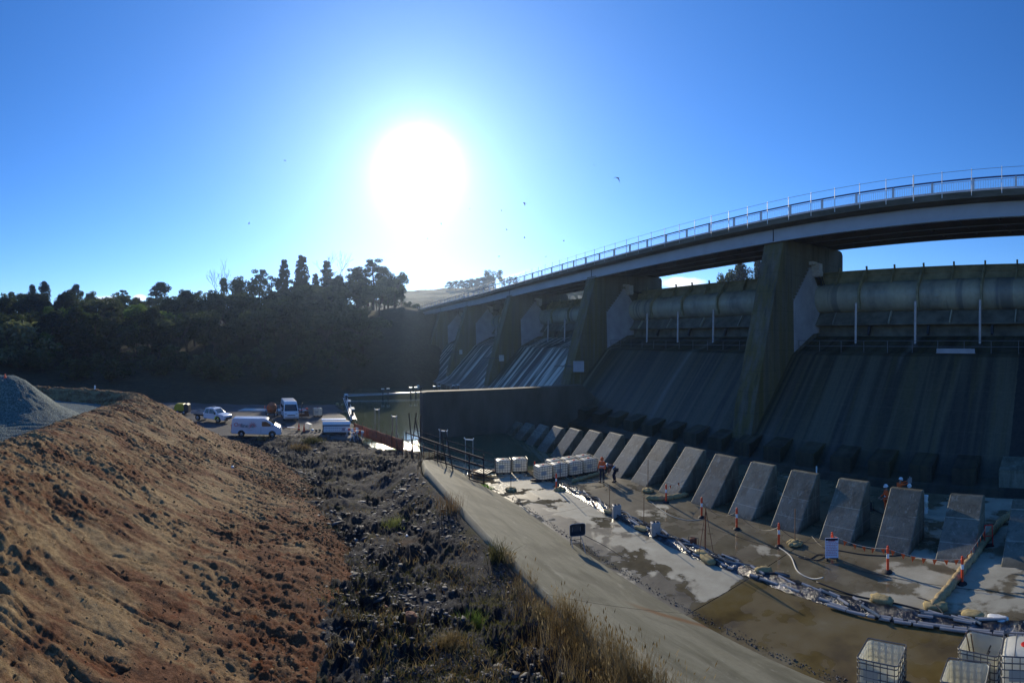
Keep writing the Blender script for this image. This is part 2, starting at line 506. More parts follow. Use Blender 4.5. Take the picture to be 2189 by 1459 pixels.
# --- rocky ground between the earth bank and the apron
pxs = np.arange(425, 1520, 2.2)
rs = 5.0 * (60 / 5.0) ** np.linspace(0, 1, 430)
PXg, Rg = np.meshgrid(pxs, rs, indexing='ij')
Xg = Rg * np.sin((PXg - PX0) / F); Yg = Rg * np.cos((PXg - PX0) / F)
Zg = G(Xg, Yg)
k = np.clip((56 - Rg) / 8, 0, 1) * np.clip((YC(Xg) - .35 - Yg) / 1.6, 0.0, 1)
# strata: ledges tilted across the slope
u = Xg * .35 + Yg * .94; w_ = -Xg * .94 + Yg * .35
st = fbm(u * .75, w_ * .22, 5, 11)
led = np.abs(((st * 13) % 1) - .5) * 2
big = fbm(Xg * .30, Yg * .30, 3, 21) - .5
rid = 1 - np.abs(fbm(u * 2.1, w_ * .8, 4, 24) - .5) * 2
rid2 = 1 - np.abs(fbm(u * 6.0, w_ * 2.6, 3, 27) - .5) * 2
msk = np.clip((fbm(Xg * .55, Yg * .55, 3, 29) - .35) * 3.5, .15, 1)
Zg = Zg + k * (big * 1.3 + (led - .5) * .12 * msk + (rid - .8) * .95 * msk + (rid2 - .8) * .42 * msk + (fbm(Xg * 4.5, Yg * 4.5, 4, 31) - .5) * .16)
Zg = np.where(Yg > YC(Xg) - .15, Zg - .3, Zg)
o = grid_mesh('rocky_ground', Xg, Yg, Zg, rocky_m)
tag(o, 'dark rocky ground with dry grass between earth bank and apron', 'rocky ground', kind='structure')
ROCK = (pxs, rs, Zg)
def rock_z(x, y):
    px = PX0 + F * math.atan2(x, y); r = math.hypot(x, y)
    i = int(np.clip(np.searchsorted(pxs_r, px) - 1, 0, len(pxs_r) - 2)); j = int(np.clip(np.searchsorted(rs_r, r) - 1, 0, len(rs_r) - 2))
    return float(ROCK[2][i, j])
pxs_r, rs_r = ROCK[0], ROCK[1]
def rock_at(px, py):
    """ground point seen at a pixel of the rocky slope"""
    t = th(px); s, c_ = math.sin(t), math.cos(t)
    for r in np.geomspace(6, 70, 400):
        z = (HY - py) / F * r
        if rock_z(r * s, r * c_) >= z: return Vector((r * s, r * c_, rock_z(r * s, r * c_)))
    return at_z(px, py, -10.3)

# --- red earth bank, lofted from foot to crest
SECT = [((3, -.2, -5.6), (1, -9.2, -3.4)), ((-4, .1, -6.2), (-6, -9.6, -3.7)), ((-10, .5, -7), (-14.6, -10.6, -4)), ((-15, 1.0, -7.6), (-19, -11.2, -4.15)), ((-20.7, 1.2, -8.4), (-23.5, -11.9, -4.3)),
        ((-28, .8, -9.1), (-31, -12.8, -4.5)), ((-35.5, -.6, -9.7), (-36.5, -13.4, -4.7)), ((-43, -3.0, -10.2), (-39, -14.2, -4.75)), ((-49, -6.2, -10.45), (-40.5, -15.0, -4.75)), ((-52, -10, -10.5), (-41.5, -16.4, -4.75)),
        ((-54, -16, -10.5), (-42.4, -18.6, -4.75)), ((-55.5, -24, -10.5), (-43.0, -24.5, -4.8)), ((-57, -36, -10.5), (-43, -35, -4.8)), ((-58, -60, -10.5), (-43, -60, -4.8))]
nS, nT = 1050, 440
cs = []
for fo, cr in SECT:
    fo, cr = Vector(fo), Vector(cr)
    d = (cr - fo); d.z = 0; Ld = d.length; d.normalize()
    H = cr.z - fo.z
    row = [fo - d * 1.6 + Vector((0, 0, -1.0)), fo + Vector((0, 0, .0)), fo + d * Ld * .22 + Vector((0, 0, H * .17)), fo + d * Ld * .5 + Vector((0, 0, H * .47)), fo + d * Ld * .8 + Vector((0, 0, H * .84)),
           cr - d * .35 + Vector((0, 0, -.05)), cr + d * .35, cr + d * 1.5 + Vector((0, 0, -.55)), cr + d * 2.9 + Vector((0, 0, -1.35)), cr + d * 5 + Vector((0, 0, -1.7))]
    cs.append([tuple(p) for p in row])
cs = np.array(cs)
def resample(A, n, ax):
    m = A.shape[ax]
    B = np.moveaxis(A, ax, 0)
    dl = np.linalg.norm(np.diff(B, axis=0), axis=-1).mean(axis=-1)
    cum = np.concatenate([[0], np.cumsum(dl)])
    return B, cum
B, cum = resample(cs, nS, 0)
# denser samples near the camera
ts = np.linspace(0, 1, nS)
sp = np.interp(ts, [0, .62, .85, 1], [0, cum[6], cum[11], cum[-1]])
def catmull(B, cum, q):
    j = np.clip(np.searchsorted(cum, q) - 1, 0, len(cum) - 2)
    t = (q - cum[j]) / (cum[j + 1] - cum[j])
    m = np.gradient(B, cum, axis=0)
    h = (cum[j + 1] - cum[j])
    sh = (-1,) + (1,) * (B.ndim - 1)
    t = t.reshape(sh); h = h.reshape(sh)
    return B[j] * (2 * t**3 - 3 * t**2 + 1) + m[j] * h * (t**3 - 2 * t**2 + t) + B[j + 1] * (-2 * t**3 + 3 * t**2) + m[j + 1] * h * (t**3 - t**2)
A1 = catmull(B, cum, sp)                        # nS x 10 x 3
B2, cum2 = resample(A1, nT, 1)
A2 = catmull(B2, cum2, np.linspace(0, cum2[-1], nT))   # nT x nS x 3
Xb, Yb, Zb = A2[..., 0], A2[..., 1], A2[..., 2]
tt = np.linspace(0, cum2[-1], nT)[:, None] * np.ones((1, nS)); ssx = np.ones((nT, 1)) * sp[None, :]
footw = np.clip(1 - (tt - 1.6) / 6.0, 0, 1) * np.clip(1 - 0.0 * ssx, 0, 1)
ftn = np.clip(footw + (fbm(Xb * .35, Yb * .35, 3, 5) - .5) * 1.3, 0, 1)
cd, ci = worley(Xb * 4.5, Yb * 4.5, 3); cd2, ci2 = worley(Xb * 9 + 7, Yb * 9, 6)
wx = fbm(Xb * .35, Yb * .35, 3, 33) * 2.2
body = np.clip((tt - 1.2) / 2, 0, 1)
rough = np.clip((fbm(Xb * .45 + 4, Yb * .45, 4, 35) - .46) * 6 + ftn * 1.2, .12, 1)
clod = (np.clip(.5 - cd, 0, 1) * ci ** 2 * .15 + np.clip(.5 - cd2, 0, 1) * ci2 * .10) * rough
stroke = fbm(ssx * 1.8 + tt * .5 + wx, tt * .22, 5, 14) - .5
cross = fbm(ssx * .25 + wx, tt * 2.2 + ssx * .8, 4, 18) - .5
gl = 1 - np.abs(fbm(ssx * .9 + tt * .25 + wx, tt * .12 + 3, 4, 17) - .5) * 2
gouge = -np.clip(gl - .965, 0, .035) * 2.0 * (fbm(Xb * .5, Yb * .5 + 9, 3, 37) > .5)
Zb = Zb + (fbm(Xb * .22, Yb * .22, 3, 9) - .5) * .34 * (.4 + body * .6) + stroke * .22 * body + cross * .14 * body + gouge * body \
    + clod + (fbm(Xb * 1.3, Yb * 1.3, 3, 43) - .5) * .13 + (fbm(Xb * 4.2, Yb * 4.2, 5, 19, .72) - .5) * .28 * (.30 + .70 * rough)
o = grid_mesh('terrain', Xb, Yb, Zb, earth_m, attr={'foot': ftn})
tag(o, 'long bare bank of reddish brown earth with a flat crest', 'earth bank', kind='structure')

# --- gravel yard inside the bank
xs = np.linspace(-45, -5, 330); ys = np.linspace(-55, -9.5, 300)
Xq, Yq = np.meshgrid(xs, ys, indexing='ij')
Zq = -5.75 + (fbm(Xq * .15, Yq * .15, 3, 40) - .5) * .25 + (fbm(Xq * 2, Yq * 2, 3, 42) - .5) * .05
fur = np.clip((-12 - Yq) / 2, 0, 1) * np.clip((Xq + 33) / 4, 0, 1)
ang_ = Xq * .80 + Yq * .60 + fbm(Xq * .3, Yq * .3, 2, 50) * 1.2
Zq = Zq + fur * (np.sin(ang_ * 5.2) * .10 + (fbm(Xq, Yq, 3, 51) - .5) * .18)
keep = (Xq > -42.6) & ((Xq > -33) | (Yq < -14.6)) & ((Xq > -24) | (Yq < -12.5))
o = grid_mesh('gravel_ground', Xq, Yq, Zq, gravel_m, keep=keep)
tag(o, 'yard of raked blue grey gravel behind the earth bank', 'gravel yard', kind='structure')

# --- gravel stockpile
pc = at_z(30, 886, -5.75)
na, nr = 180, 70
A_, R_ = np.meshgrid(np.linspace(0, 2 * math.pi, na), np.linspace(0.0, 1, nr), indexing='ij')
prof = np.interp(R_, [0, .14, .28, .46, .68, .86, 1.0], [2.98, 2.92, 2.62, 1.72, .72, .22, -.25])
rx = 5.3 * (1 + .10 * (fbm(np.cos(A_) * 1.5 + 5, np.sin(A_) * 1.5, 3, 61) - .5))
Xp = pc.x + R_ * rx * np.cos(A_); Yp = pc.y - 1.2 + R_ * rx * 1.35 * np.sin(A_)
Zp = -5.75 + prof + (fbm(Xp * .9, Yp * .9, 3, 63) - .5) * .35 * (1 - R_) + (fbm(Xp * 5, Yp * 5, 3, 64) - .5) * .10
Zp[-1] = Zp[0]; Xp[-1] = Xp[0]; Yp[-1] = Yp[0]
o = grid_mesh('gravel_pile', Xp, Yp, Zp, gravel_m)
tag(o, 'tall cone of blue grey gravel heaped behind the earth bank', 'gravel pile')

# --- work pad where the vehicles stand
xs = np.linspace(-79, -50, 120); ys = np.linspace(-40, 6.6, 170)
Xq, Yq = np.meshgrid(xs, ys, indexing='ij')
Zq = G(Xq, Yq) * 0 - 10.36 + (fbm(Xq * .2, Yq * .2, 3, 70) - .5) * .12
e = np.minimum(np.minimum(Xq + 79, -50 - Xq), 6.6 - Yq) + (fbm(Xq * .5, Yq * .5, 3, 77) - .5) * 2
Zq = Zq - np.clip(1 - e / 1.5, 0, 1) * .8
o = grid_mesh('pad_ground', Xq, Yq, Zq, pad_m)
tag(o, 'dark grey gravel pad where the vehicles are parked', 'gravel pad', kind='structure')
PADZ = -10.33
def pad(px, py): return at_z(px, py, PADZ)

# ================================================================ BASIN FLOOR, APRON, WATER
a = NM('basin_concrete')
v = a.vec(world=True)
x, y, z = a.xyz(True)[0:3]
big = a.noise(.30, 4, a.vec((1, 1.5, 1), True), .5, .5); mid = a.noise(1.6, 5, v, .6); fine = a.noise(12, 5, v, .7)
dry = a.ramp(a.noise(.9, 6, v, .6), [(.3, (.28, .26, .19)), (.6, (.38, .36, .27)), (.8, (.46, .44, .34))])
damp = a.ramp(a.noise(.7, 6, v, .65), [(.3, (.090, .073, .042)), (.5, (.145, .122, .074)), (.75, (.21, .185, .12))])
blot = a.math('ADD', a.math('MULTIPLY', big, .75), a.math('MULTIPLY', mid, .25))
# dry tongues lie mostly on the near side of the pipe line, from the tanks to the expansion joint
near = a.math('SUBTRACT', 1.0, a.step(y, 16.2, 17.0))
leftj = a.math('SUBTRACT', 1.0, a.step(x, -12.9, -12.5))
farl = a.math('SUBTRACT', 1.0, a.step(x, -31, -29))
bias = a.math('ADD', a.math('MULTIPLY', a.math('MULTIPLY', near, leftj), .10), a.math('MULTIPLY', a.math('MULTIPLY', near, a.math('SUBTRACT', 1.0, leftj)), -.16))
edge_l = a.math('MULTIPLY', a.math('SUBTRACT', 1.0, a.step(y, 13.4, 14.8)), -.13)
bias = a.math('ADD', bias, edge_l)
rightfar = a.math('MULTIPLY', a.math('MULTIPLY', a.step(x, -9, -7), a.step(y, 17, 17.4)), .07)
bias = a.math('ADD', bias, rightfar)
bias = a.math('ADD', bias, a.math('MULTIPLY', a.math('MULTIPLY', a.math('SUBTRACT', 1.0, a.step(x, -10, -8)), a.step(y, 16.8, 17.2)), -.10))
m = a.step(a.math('ADD', a.math('ADD', blot, bias), a.math('MULTIPLY', a.math('SUBTRACT', fine, .5), .05)), .525, .565)
c = a.mix(m, damp, dry)
# algae-brown flood in front of the pipe line right of the joint
c = a.mix(a.math('MULTIPLY', a.math('MULTIPLY', near, a.math('SUBTRACT', 1.0, leftj)), a.math('SUBTRACT', 1.0, m)), c,
          a.ramp(a.noise(.5, 6, v, .6), [(.3, (.062, .044, .018)), (.5, (.135, .10, .038)), (.65, (.155, .125, .062)), (.8, (.23, .20, .12))]))
# expansion joints
for (s_, p_) in ((y, 19.2), (x, -12.7), (x, -24.7), (x, -0.7), (y, 16.9)):
    d = a.math('ABSOLUTE', a.math('SUBTRACT', s_, p_))
    c = a.mix(a.math('LESS_THAN', d, .022), c, (.02, .018, .015))
wet = a.math('SUBTRACT', 1.0, m)
pud = a.step(a.math('ADD', a.noise(.55, 3, v), a.math('MULTIPLY', farl, .12)), .5, .56)
pud = a.math('MULTIPLY', pud, wet)
ro = a.mix(m, a.mix(pud, (.42, .42, .42), (.07, .07, .07)), (.75, .75, .75))
rs_ = a.n('ShaderNodeSeparateColor'); a.L(ro, rs_.inputs[0])
a.bump(a.math('MULTIPLY', fine, a.math('ADD', .15, a.math('MULTIPLY', m, .85))), .35, .01)
floor_m = a.set(c, rs_.outputs[0], 0, .45)

xs = np.concatenate([np.linspace(-150, -45, 30), np.linspace(-44.5, 45, 180)])
ys = np.linspace(12.3, 34, 60)
Xq, Yq = np.meshgrid(xs, ys, indexing='ij')
Zq = np.interp(Xq, [-60, -45, -36, -27], [-11.5, -11.1, -10.62, -10.0])
o = grid_mesh('basin_floor', Xq, Yq, Zq, floor_m)
tag(o, 'stained concrete floor of the stilling basin, part wet', 'concrete floor', kind='structure')

a = NM('apron_concrete')
v = a.vec(world=True)
n = a.noise(.7, 6, a.vec((.35, 1.4, 1), True), .6, .4)
c = a.ramp(n, [(.28, (.10, .095, .058)), (.43, (.165, .158, .105)), (.55, (.22, .21, .145)), (.66, (.19, .18, .12)), (.8, (.31, .29, .205))])
c = a.mix(a.step(a.noise(7, 6, v, .7), .3, .8), scl((.62, .62, .62), 1), (1, 1, 1), 'MULTIPLY') if False else a.mix(a.math('MULTIPLY', a.step(a.noise(5, 6, v, .7), .45, .75), .35), c, (.10, .10, .075))
x, y, z = a.xyz(True)[0:3]
c = a.mix(a.math('MULTIPLY', a.step(a.noise(.35, 5, v, .6, .8), .50, .60), .45), c, (.085, .082, .055))
c = a.mix(a.math('MULTIPLY', a.step(a.noise(1.1, 6, a.vec((.5, 1.2, 1), True, (5, 2, 0)), .7), .60, .70), .5), c, (.40, .38, .29))
ck = a.vor(.42, a.n('ShaderNodeVectorMath', operation='ADD').outputs[0]) if False else None
# rust coloured seep
sx = a.math('ABSOLUTE', a.math('ADD', a.math('ADD', x, 13.1), a.math('MULTIPLY', a.math('SUBTRACT', y, 10.6), -.72)))
seep = a.math('MULTIPLY', a.math('SUBTRACT', 1.0, a.step(a.math('ADD', sx, a.math('MULTIPLY', a.noise(2, 4, v), .35)), .25, .55)), a.step(y, 10.2, 11.0))
c = a.mix(a.math('MULTIPLY', seep, .8), c, (.17, .075, .022))
for p_ in (-24, -12.9, -35):
    d = a.math('ABSOLUTE', a.math('SUBTRACT', x, p_))
    c = a.mix(a.math('LESS_THAN', d, .02), c, (.03, .028, .02))
a.bump(a.noise(18, 5, v, .7), .4, .01)
apron_m = a.set(c, .8, 0, .3)
nx, ny = 240, 40
xs = np.linspace(-38.5, 30, nx); vs_ = np.linspace(0, 1, ny)
Xq, Vq = np.meshgrid(xs, vs_, indexing='ij')
Ytop = np.interp(Xq, [-38.5, -36, -33, -29, -18, 30], [11.6, 9.4, 8.0, 7.2, 6.8, 6.8])
Ztop = np.interp(Xq, [-38.5, -36, -33, -29, -18, 30], [-10.0, -9.1, -8.3, -7.8, -7.55, -7.55])
fzx = np.interp(Xq, [-60, -45, -36, -27], [-11.5, -11.1, -10.62, -10.0])
Yq = Ytop + (12.5 - Ytop) * Vq
Zq = Ztop + (fzx - .02 - Ztop) * Vq
# kerb drop at the landward edge
Zq[:, 0] -= .5; Yq[:, 0] -= .02
o = grid_mesh('pavement', Xq, Yq, Zq + 0.012, apron_m, smooth=False)
tag(o, 'sloping concrete apron between the rocky ground and the basin floor', 'concrete apron', kind='structure')

# water
a = NM('pool_water')
v = a.vec(world=True)
h = a.math('ADD', a.noise(1.1, 3, v), a.math('MULTIPLY', a.noise(5, 3, v), .35))
x_ = a.xyz(True)[0]; y_ = a.xyz(True)[1]
rip = a.math('MULTIPLY', a.step(x_, -50.8, -49.0), a.step(a.math('ADD', y_, a.math('MULTIPLY', a.noise(.5, 4, v), 5.0)), 20.5, 14.0))
water_m = a.set((.085, .10, .055), a.math('ADD', .035, a.math('MULTIPLY', rip, .06)), 0, .5)
hh = a.math('ADD', a.math('MULTIPLY', h, .0066), a.math('MULTIPLY', rip, a.math('MULTIPLY', a.noise(2.6, 3, a.vec((1.0, 1.0, 1), True), .6, .8), .09)))
a.bump(hh, 1.0, 1.0)
a.b.inputs['IOR'].default_value = 1.33
mb = MB()
WZ = -10.6
mb.add([(-150, 8.2, WZ), (-36.0, 12.2, WZ), (-35.6, 12.6, WZ), (-35.9, 34, WZ), (-150, 36, WZ)], [(0, 1, 2, 3, 4)])
mb.add([(-150, 8.2, WZ), (-125, -4, WZ), (-96, -4, WZ), (-76, 3.2, WZ), (-52, 4.6, WZ), (-40, 7.5, WZ), (-36.0, 12.2, WZ)], [(0, 1, 2, 3, 4, 5, 6)])
o = mb.build('water', water_m)
tag(o, 'still green brown pool water below the spillway', 'water', kind='structure')
mb = MB()
mb.add([(-1200, 47, 5.2), (60, 47, 5.2), (60, 900, 5.2), (-1200, 900, 5.2)], [(0, 1, 2, 3)])
o = mb.build('reservoir_water', water_m)
tag(o, 'reservoir water held behind the spillway gates', 'water', kind='structure')
# ================================================================ DAM
XR = [-25.7, -56.1, -84.1, -109.0, -132.0]      # right faces of the piers in view
PT = 2.2
a = NM('spillway_concrete')
v = a.vec((.26, .012, .012), True)
s1 = a.math('ADD', a.math('MULTIPLY', a.noise(1.0, 2, v, .5), .86), a.math('MULTIPLY', a.noise(1.0, 4, a.vec((1.6, .03, .03), True, (2, 0, 0)), .6), .14)); s2 = a.noise(1.6, 5, a.vec((.8, .05, .05), True, (13, 0, 0)), .6)
x, y, z = a.xyz(True)[0:3]
c = a.ramp(s1, [(.32, (.008, .007, .007)), (.40, (.022, .020, .015)), (.46, (.075, .072, .052)), (.50, (.022, .020, .014)), (.555, (.085, .085, .068)), (.61, (.018, .017, .016)), (.69, (.12, .12, .115))])
c = a.mix(a.math('MULTIPLY', a.step(s2, .52, .66), .6), c, (.070, .062, .020))
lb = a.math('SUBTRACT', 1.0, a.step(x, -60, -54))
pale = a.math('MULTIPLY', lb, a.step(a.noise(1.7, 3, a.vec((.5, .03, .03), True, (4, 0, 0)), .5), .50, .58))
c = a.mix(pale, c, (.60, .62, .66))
for q in range(1, 6):
    d = a.math('ABSOLUTE', a.math('SUBTRACT', z, -1.3 - 1.35 * q)); c = a.mix(a.math('MULTIPLY', a.math('LESS_THAN', d, .025), .12), c, (.20, .19, .16))
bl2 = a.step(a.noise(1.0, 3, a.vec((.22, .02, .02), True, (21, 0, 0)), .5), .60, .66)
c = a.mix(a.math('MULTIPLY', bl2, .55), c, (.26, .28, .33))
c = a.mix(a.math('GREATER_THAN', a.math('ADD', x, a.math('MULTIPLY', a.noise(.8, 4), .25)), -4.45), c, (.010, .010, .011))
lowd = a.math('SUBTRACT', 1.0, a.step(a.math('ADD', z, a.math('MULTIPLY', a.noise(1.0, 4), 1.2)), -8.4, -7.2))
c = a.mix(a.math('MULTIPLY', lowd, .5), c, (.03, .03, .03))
c = a.mix(.18, c, a.ramp(a.noise(4, 6, a.vec(world=True), .7), [(.3, (.03, .03, .03)), (.7, (.16, .16, .15))]))
a.bump(a.noise(9, 5, a.vec(world=True), .7), .5, .02)
c = a.mix(1.0, c, (1.05, .92, .70), 'MULTIPLY'); chute_m = a.set(c, .55, 0, .35)

a = NM('pier_concrete')
v = a.vec((1.2, 1.2, .06), True)
s1 = a.noise(.9, 5, v, .6)
c = a.ramp(s1, [(.28, (.10, .09, .07)), (.45, (.17, .155, .12)), (.6, (.215, .20, .16)), (.8, (.27, .26, .22))])
y = a.xyz(True)[1]; z = a.xyz(True)[2]
moss = a.math('MULTIPLY', a.step(a.noise(1.6, 5, a.vec((1.0, 1.0, .08), True, (3, 3, 3)), .6), .40, .56), a.math('SUBTRACT', 1.0, a.step(y, 38.5, 41)))
c = a.mix(a.math('MULTIPLY', moss, .62), c, (.175, .140, .030))
c = a.mix(a.math('MULTIPLY', a.step(a.noise(1.1, 5, a.vec((1.4, 1.4, .10), True, (9, 0, 0)), .6), .58, .70), .6), c, (.05, .045, .035))
for q in range(10):
    d = a.math('ABSOLUTE', a.math('SUBTRACT', z, 8.0 - 1.8 * q)); c = a.mix(a.math('MULTIPLY', a.math('LESS_THAN', d, .025), .4), c, (.06, .055, .045))
c = a.mix(a.math('MULTIPLY', a.step(a.noise(2.5, 6, a.vec(world=True), .7), .5, .7), .35), c, (.07, .065, .05))
a.bump(a.noise(8, 5, a.vec(world=True), .7), .4, .02)
c = a.mix(1.0, c, (.62, .62, .60), 'MULTIPLY'); pier_m = a.set(c, .85, 0, .25)
plate_m = M('patched_concrete', (.29, .30, .33), .7, 0, .18, .8, .004, 20)

a = NM('block_concrete')
v = a.vec(world=True)
n = a.noise(1.2, 6, v, .65); n2 = a.noise(9, 6, v, .7)
c = a.ramp(n, [(.3, (.115, .105, .085)), (.5, (.20, .19, .16)), (.72, (.30, .29, .26))])
c = a.mix(a.math('MULTIPLY', a.step(n2, .4, .7), .4), c, (.36, .35, .32))
zz = a.math('ADD', a.xyz(True)[2], a.math('MULTIPLY', n2, .10))
for q in (-8.62, -9.42):
    d = a.math('ABSOLUTE', a.math('SUBTRACT', a.xyz(True)[2], q))
    c = a.mix(a.math('MULTIPLY', a.math('MULTIPLY', a.math('LESS_THAN', d, .016), a.math('GREATER_THAN', a.noise(.16, 2, v), .50)), .75), c, (.55, .55, .52))
low = a.math('SUBTRACT', 1.0, a.step(zz, -8.64, -8.60))
c = a.mix(a.math('MULTIPLY', low, .22), c, (.40, .42, .44))
c = a.mix(a.math('MULTIPLY', a.step(a.noise(1.6, 6, a.vec((1, 1, .3), True), .7), .52, .68), .6), c, (.075, .07, .05))
oi = a.n('ShaderNodeObjectInfo'); c = a.mix(1.0, c, a.ramp(oi.outputs['Random'], [(0, (.75, .74, .70)), (1, (1.15, 1.13, 1.05))]), 'MULTIPLY')
wl = a.math('SUBTRACT', 1.0, a.step(a.math('ADD', a.xyz(True)[2], a.math('MULTIPLY', a.noise(.9, 5, v, .7), .5)), -9.72, -9.52)); c = a.mix(a.math('MULTIPLY', wl, .6), c, (.08, .07, .045))
c = a.mix(a.math('MULTIPLY', a.step(a.noise(3.2, 6, a.vec((1.2, 1.2, .18), True, (4, 4, 0)), .65), .56, .66), .45), c, (.55, .54, .50))
a.bump(a.math('ADD', n2, a.noise(2.2, 5, v)), .5, .02)
c = a.mix(1.0, c, (.54, .57, .51), 'MULTIPLY'); block_m = a.set(c, .6, 0, .4)

def zf_dam(): pass
# chute body, one prism across the river
mb = MB()
prof = [(50.5, -13), (50.5, .4), (44.9, .4), (43.6, .1), (42.2, -.55), (40.9, -1.08), (40.0, -1.2), (39.4, -1.45), (33.4, -7.6), (32.7, -8.2), (32.0, -8.62), (31.75, -10.2), (31.75, -13)]
prof = [(50.5, -13), (50.5, .4), (44.9, .4), (43.6, .1), (42.2, -.55), (40.9, -1.08), (40.0, -1.2), (39.4, -1.45), (33.3, -8.3), (32.3, -9.25), (31.4, -9.75), (30.4, -10.05), (30.4, -13)]
mb.prism(prof, -158, 40)
dam = thing('spillway', 'dark streaked concrete spillway chute sloping down below the gates', 'spillway')
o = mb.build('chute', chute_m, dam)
tprof = [(34.2, -8.4), (33.5, -8.05), (32.8, -8.2), (32.2, -8.42), (31.6, -8.52), (31.6, -10.15), (34.2, -10.15)]
for k in range(17):
    x = -3.5 - 3.04 * k
    if k == 0: x0, x1 = -5.0, -3.3
    else: x0, x1 = x - 1.62, x
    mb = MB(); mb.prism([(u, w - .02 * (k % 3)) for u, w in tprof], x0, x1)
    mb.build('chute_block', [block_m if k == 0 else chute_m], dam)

# ---- piers
def front_y(z): return 38.0 - (9.3 - z) * .295
gus_px = [(1731, 570.5), (1748.6, 617), (1769, 684), (1751.5, 710.7), (1737, 713.6), (1697.5, 751.6), (1696, 643.5), (1713.5, 608.5)]
gus = [(at_X(p, q, XR[0]).y, at_X(p, q, XR[0]).z) for p, q in gus_px]
hinge = (at_X(1737, 576, XR[0]).y, at_X(1737, 576, XR[0]).z)
pier_lab = ['nearest bridge pier in full view, with yellow moss streaks down its battered front', 'second bridge pier from the right, left of the wide open bay', 'third bridge pier from the right, above the brightest chute streaks', 'fourth bridge pier from the right, in the hazy part under the falling deck', 'farthest bridge pier, close to the abutment']
piers = []
for i, xr in enumerate(XR + [4.7]):
    zt = 0 if i > 1 and i < 5 else 0
    drop = [0, .55, 1.0, 1.4, 1.55, 0][i]
    pf = [(38.0 + drop * -.295, 9.3 - drop), (front_y(-5.6), -5.6), (front_y(-10.3) + .4, -10.3), (50, -10.3), (50.0, 9.55 - drop), (49.8, 9.85 - drop), (49.3, 10.0 - drop)]
    mb = MB(); mb.prism(pf, xr - PT, xr)
    t = thing('bridge_pier', pier_lab[i] if i < 5 else 'bridge pier beyond the right edge of the photo', 'bridge pier', (0, 0, 0), 0, 'tapered concrete piers carrying the bridge')
    mb.build('shaft', pier_m, t)
    if i < 5:
        for sgn, xx in ((1, xr),):
            mb = MB(); mb.prism([(u, w) for u, w in gus], xx + .002, xx + .075)
            mb.build('repair_plate', plate_m, t)
            pts = [gus[5], gus[6], gus[7], gus[0]]
            for q in range(3):
                (y0, z0), (y1, z1) = pts[q], pts[q + 1]
                nseg = max(2, int(math.hypot(y1 - y0, z1 - z0) / .42))
                for w in range(nseg if q else 0):
                    f = (w + .5) / nseg
                    mb = MB(); mb.box((xx + .05, y0 + (y1 - y0) * f - .12, z0 + (z1 - z0) * f), (.09, .26, .06)); mb.build('edge_staple', plate_m, t)
            mb = MB()
            mb.box((xx + .45, hinge[0] + .1, hinge[1] + .15), (.9, .75, .85)); mb.box((xx + .25, hinge[0] - .3, hinge[1] + .55), (.5, .9, .35))
            mb.lathe([(.34, -.5), (.34, .5)], (xx + .5, hinge[0] + .1, hinge[1] - .45), 14, Matrix.Rotation(R(90), 3, 'Y'))
            mb.build('trunnion', conc_l, t)
            p0 = Vector((xx + .45, hinge[0] + .15, hinge[1] - .2)); p1 = Vector((xx + .45, at_X(1776, 690, xr).y, at_X(1776, 690, xr).z))
            mb = MB(); mb.tube([p0, p1], .13, 8); mb.tube([p0 + Vector((.25, .3, 0)), p0 + (p1 - p0) * .55 + Vector((.15, 0.1, 0))], .07, 6)
            mb.build('gate_arm', dsteel, t)
    piers.append(t)

# abutment at the far end
mb = MB(); mb.prism([(36.5, 9.9), (31, -1), (30.5, -11), (56, -11), (56, 9.9)], -176, -156)
o = mb.build('abutment', pier_m); tag(o, 'concrete abutment where the far end of the bridge meets the hillside', 'abutment')
# stepped abutment wall in front of the far bay
mb = MB(); mb.prism([(30.5, -11.5), (31, -1), (40, 4.0), (45, 4.2), (45, -11.5)], -155.9, -151)
o = mb.build('side_wall', pier_m); tag(o, 'sloping side wall of the spillway below the far abutment', 'retaining wall')

# ---- gates
a = NM('gate_steel')
gc = a.ramp(a.noise(.5, 5, a.vec((1, 1, .35), True), .6), [(.3, (.16, .17, .155)), (.48, (.29, .30, .25)), (.62, (.36, .36, .28)), (.8, (.44, .43, .34))])
gc = a.mix(a.math('MULTIPLY', a.step(a.noise(.35, 3, a.vec((1.6, .05, .05), True, (7, 0, 0))), .56, .60), .55), gc, (.07, .09, .12))
gc = a.mix(a.math('MULTIPLY', a.step(a.noise(3, 6, a.vec(world=True), .7), .5, .75), .3), gc, (.12, .10, .07))
a.bump(a.noise(1.2, 4, a.vec(world=True)), .3, .05)
gate_m = a.set(gc, .5, .1, .4)
skirt_m = M('gate_skirt', (.11, .11, .09), .8, 0, .4, .9)
lip_m = M('gate_lip', (.24, .23, .15), .7, .1, .25, 1.5)
post_m = M('pale_post', (.44, .42, .43), .5, 0, .12, 3)
bays = [(-25.7, 2.5), (-56.1, -27.9), (-84.1, -58.3), (-109.0, -86.3), (-132.0, -111.2), (-151, -134.2)]
bay_lab = ['long grey drum shaped spillway gate in the nearest bay at the right edge', 'drum shaped spillway gate in the second bay, under the cloud and dark pines', 'drum shaped spillway gate in the third bay from the right', 'drum shaped spillway gate in the fourth bay, pale posts below it', 'drum shaped spillway gate in the fifth bay, mostly hidden in haze', 'farthest spillway gate beside the abutment']
CYg, CZg, CR = 45.0, 4.22, 1.52
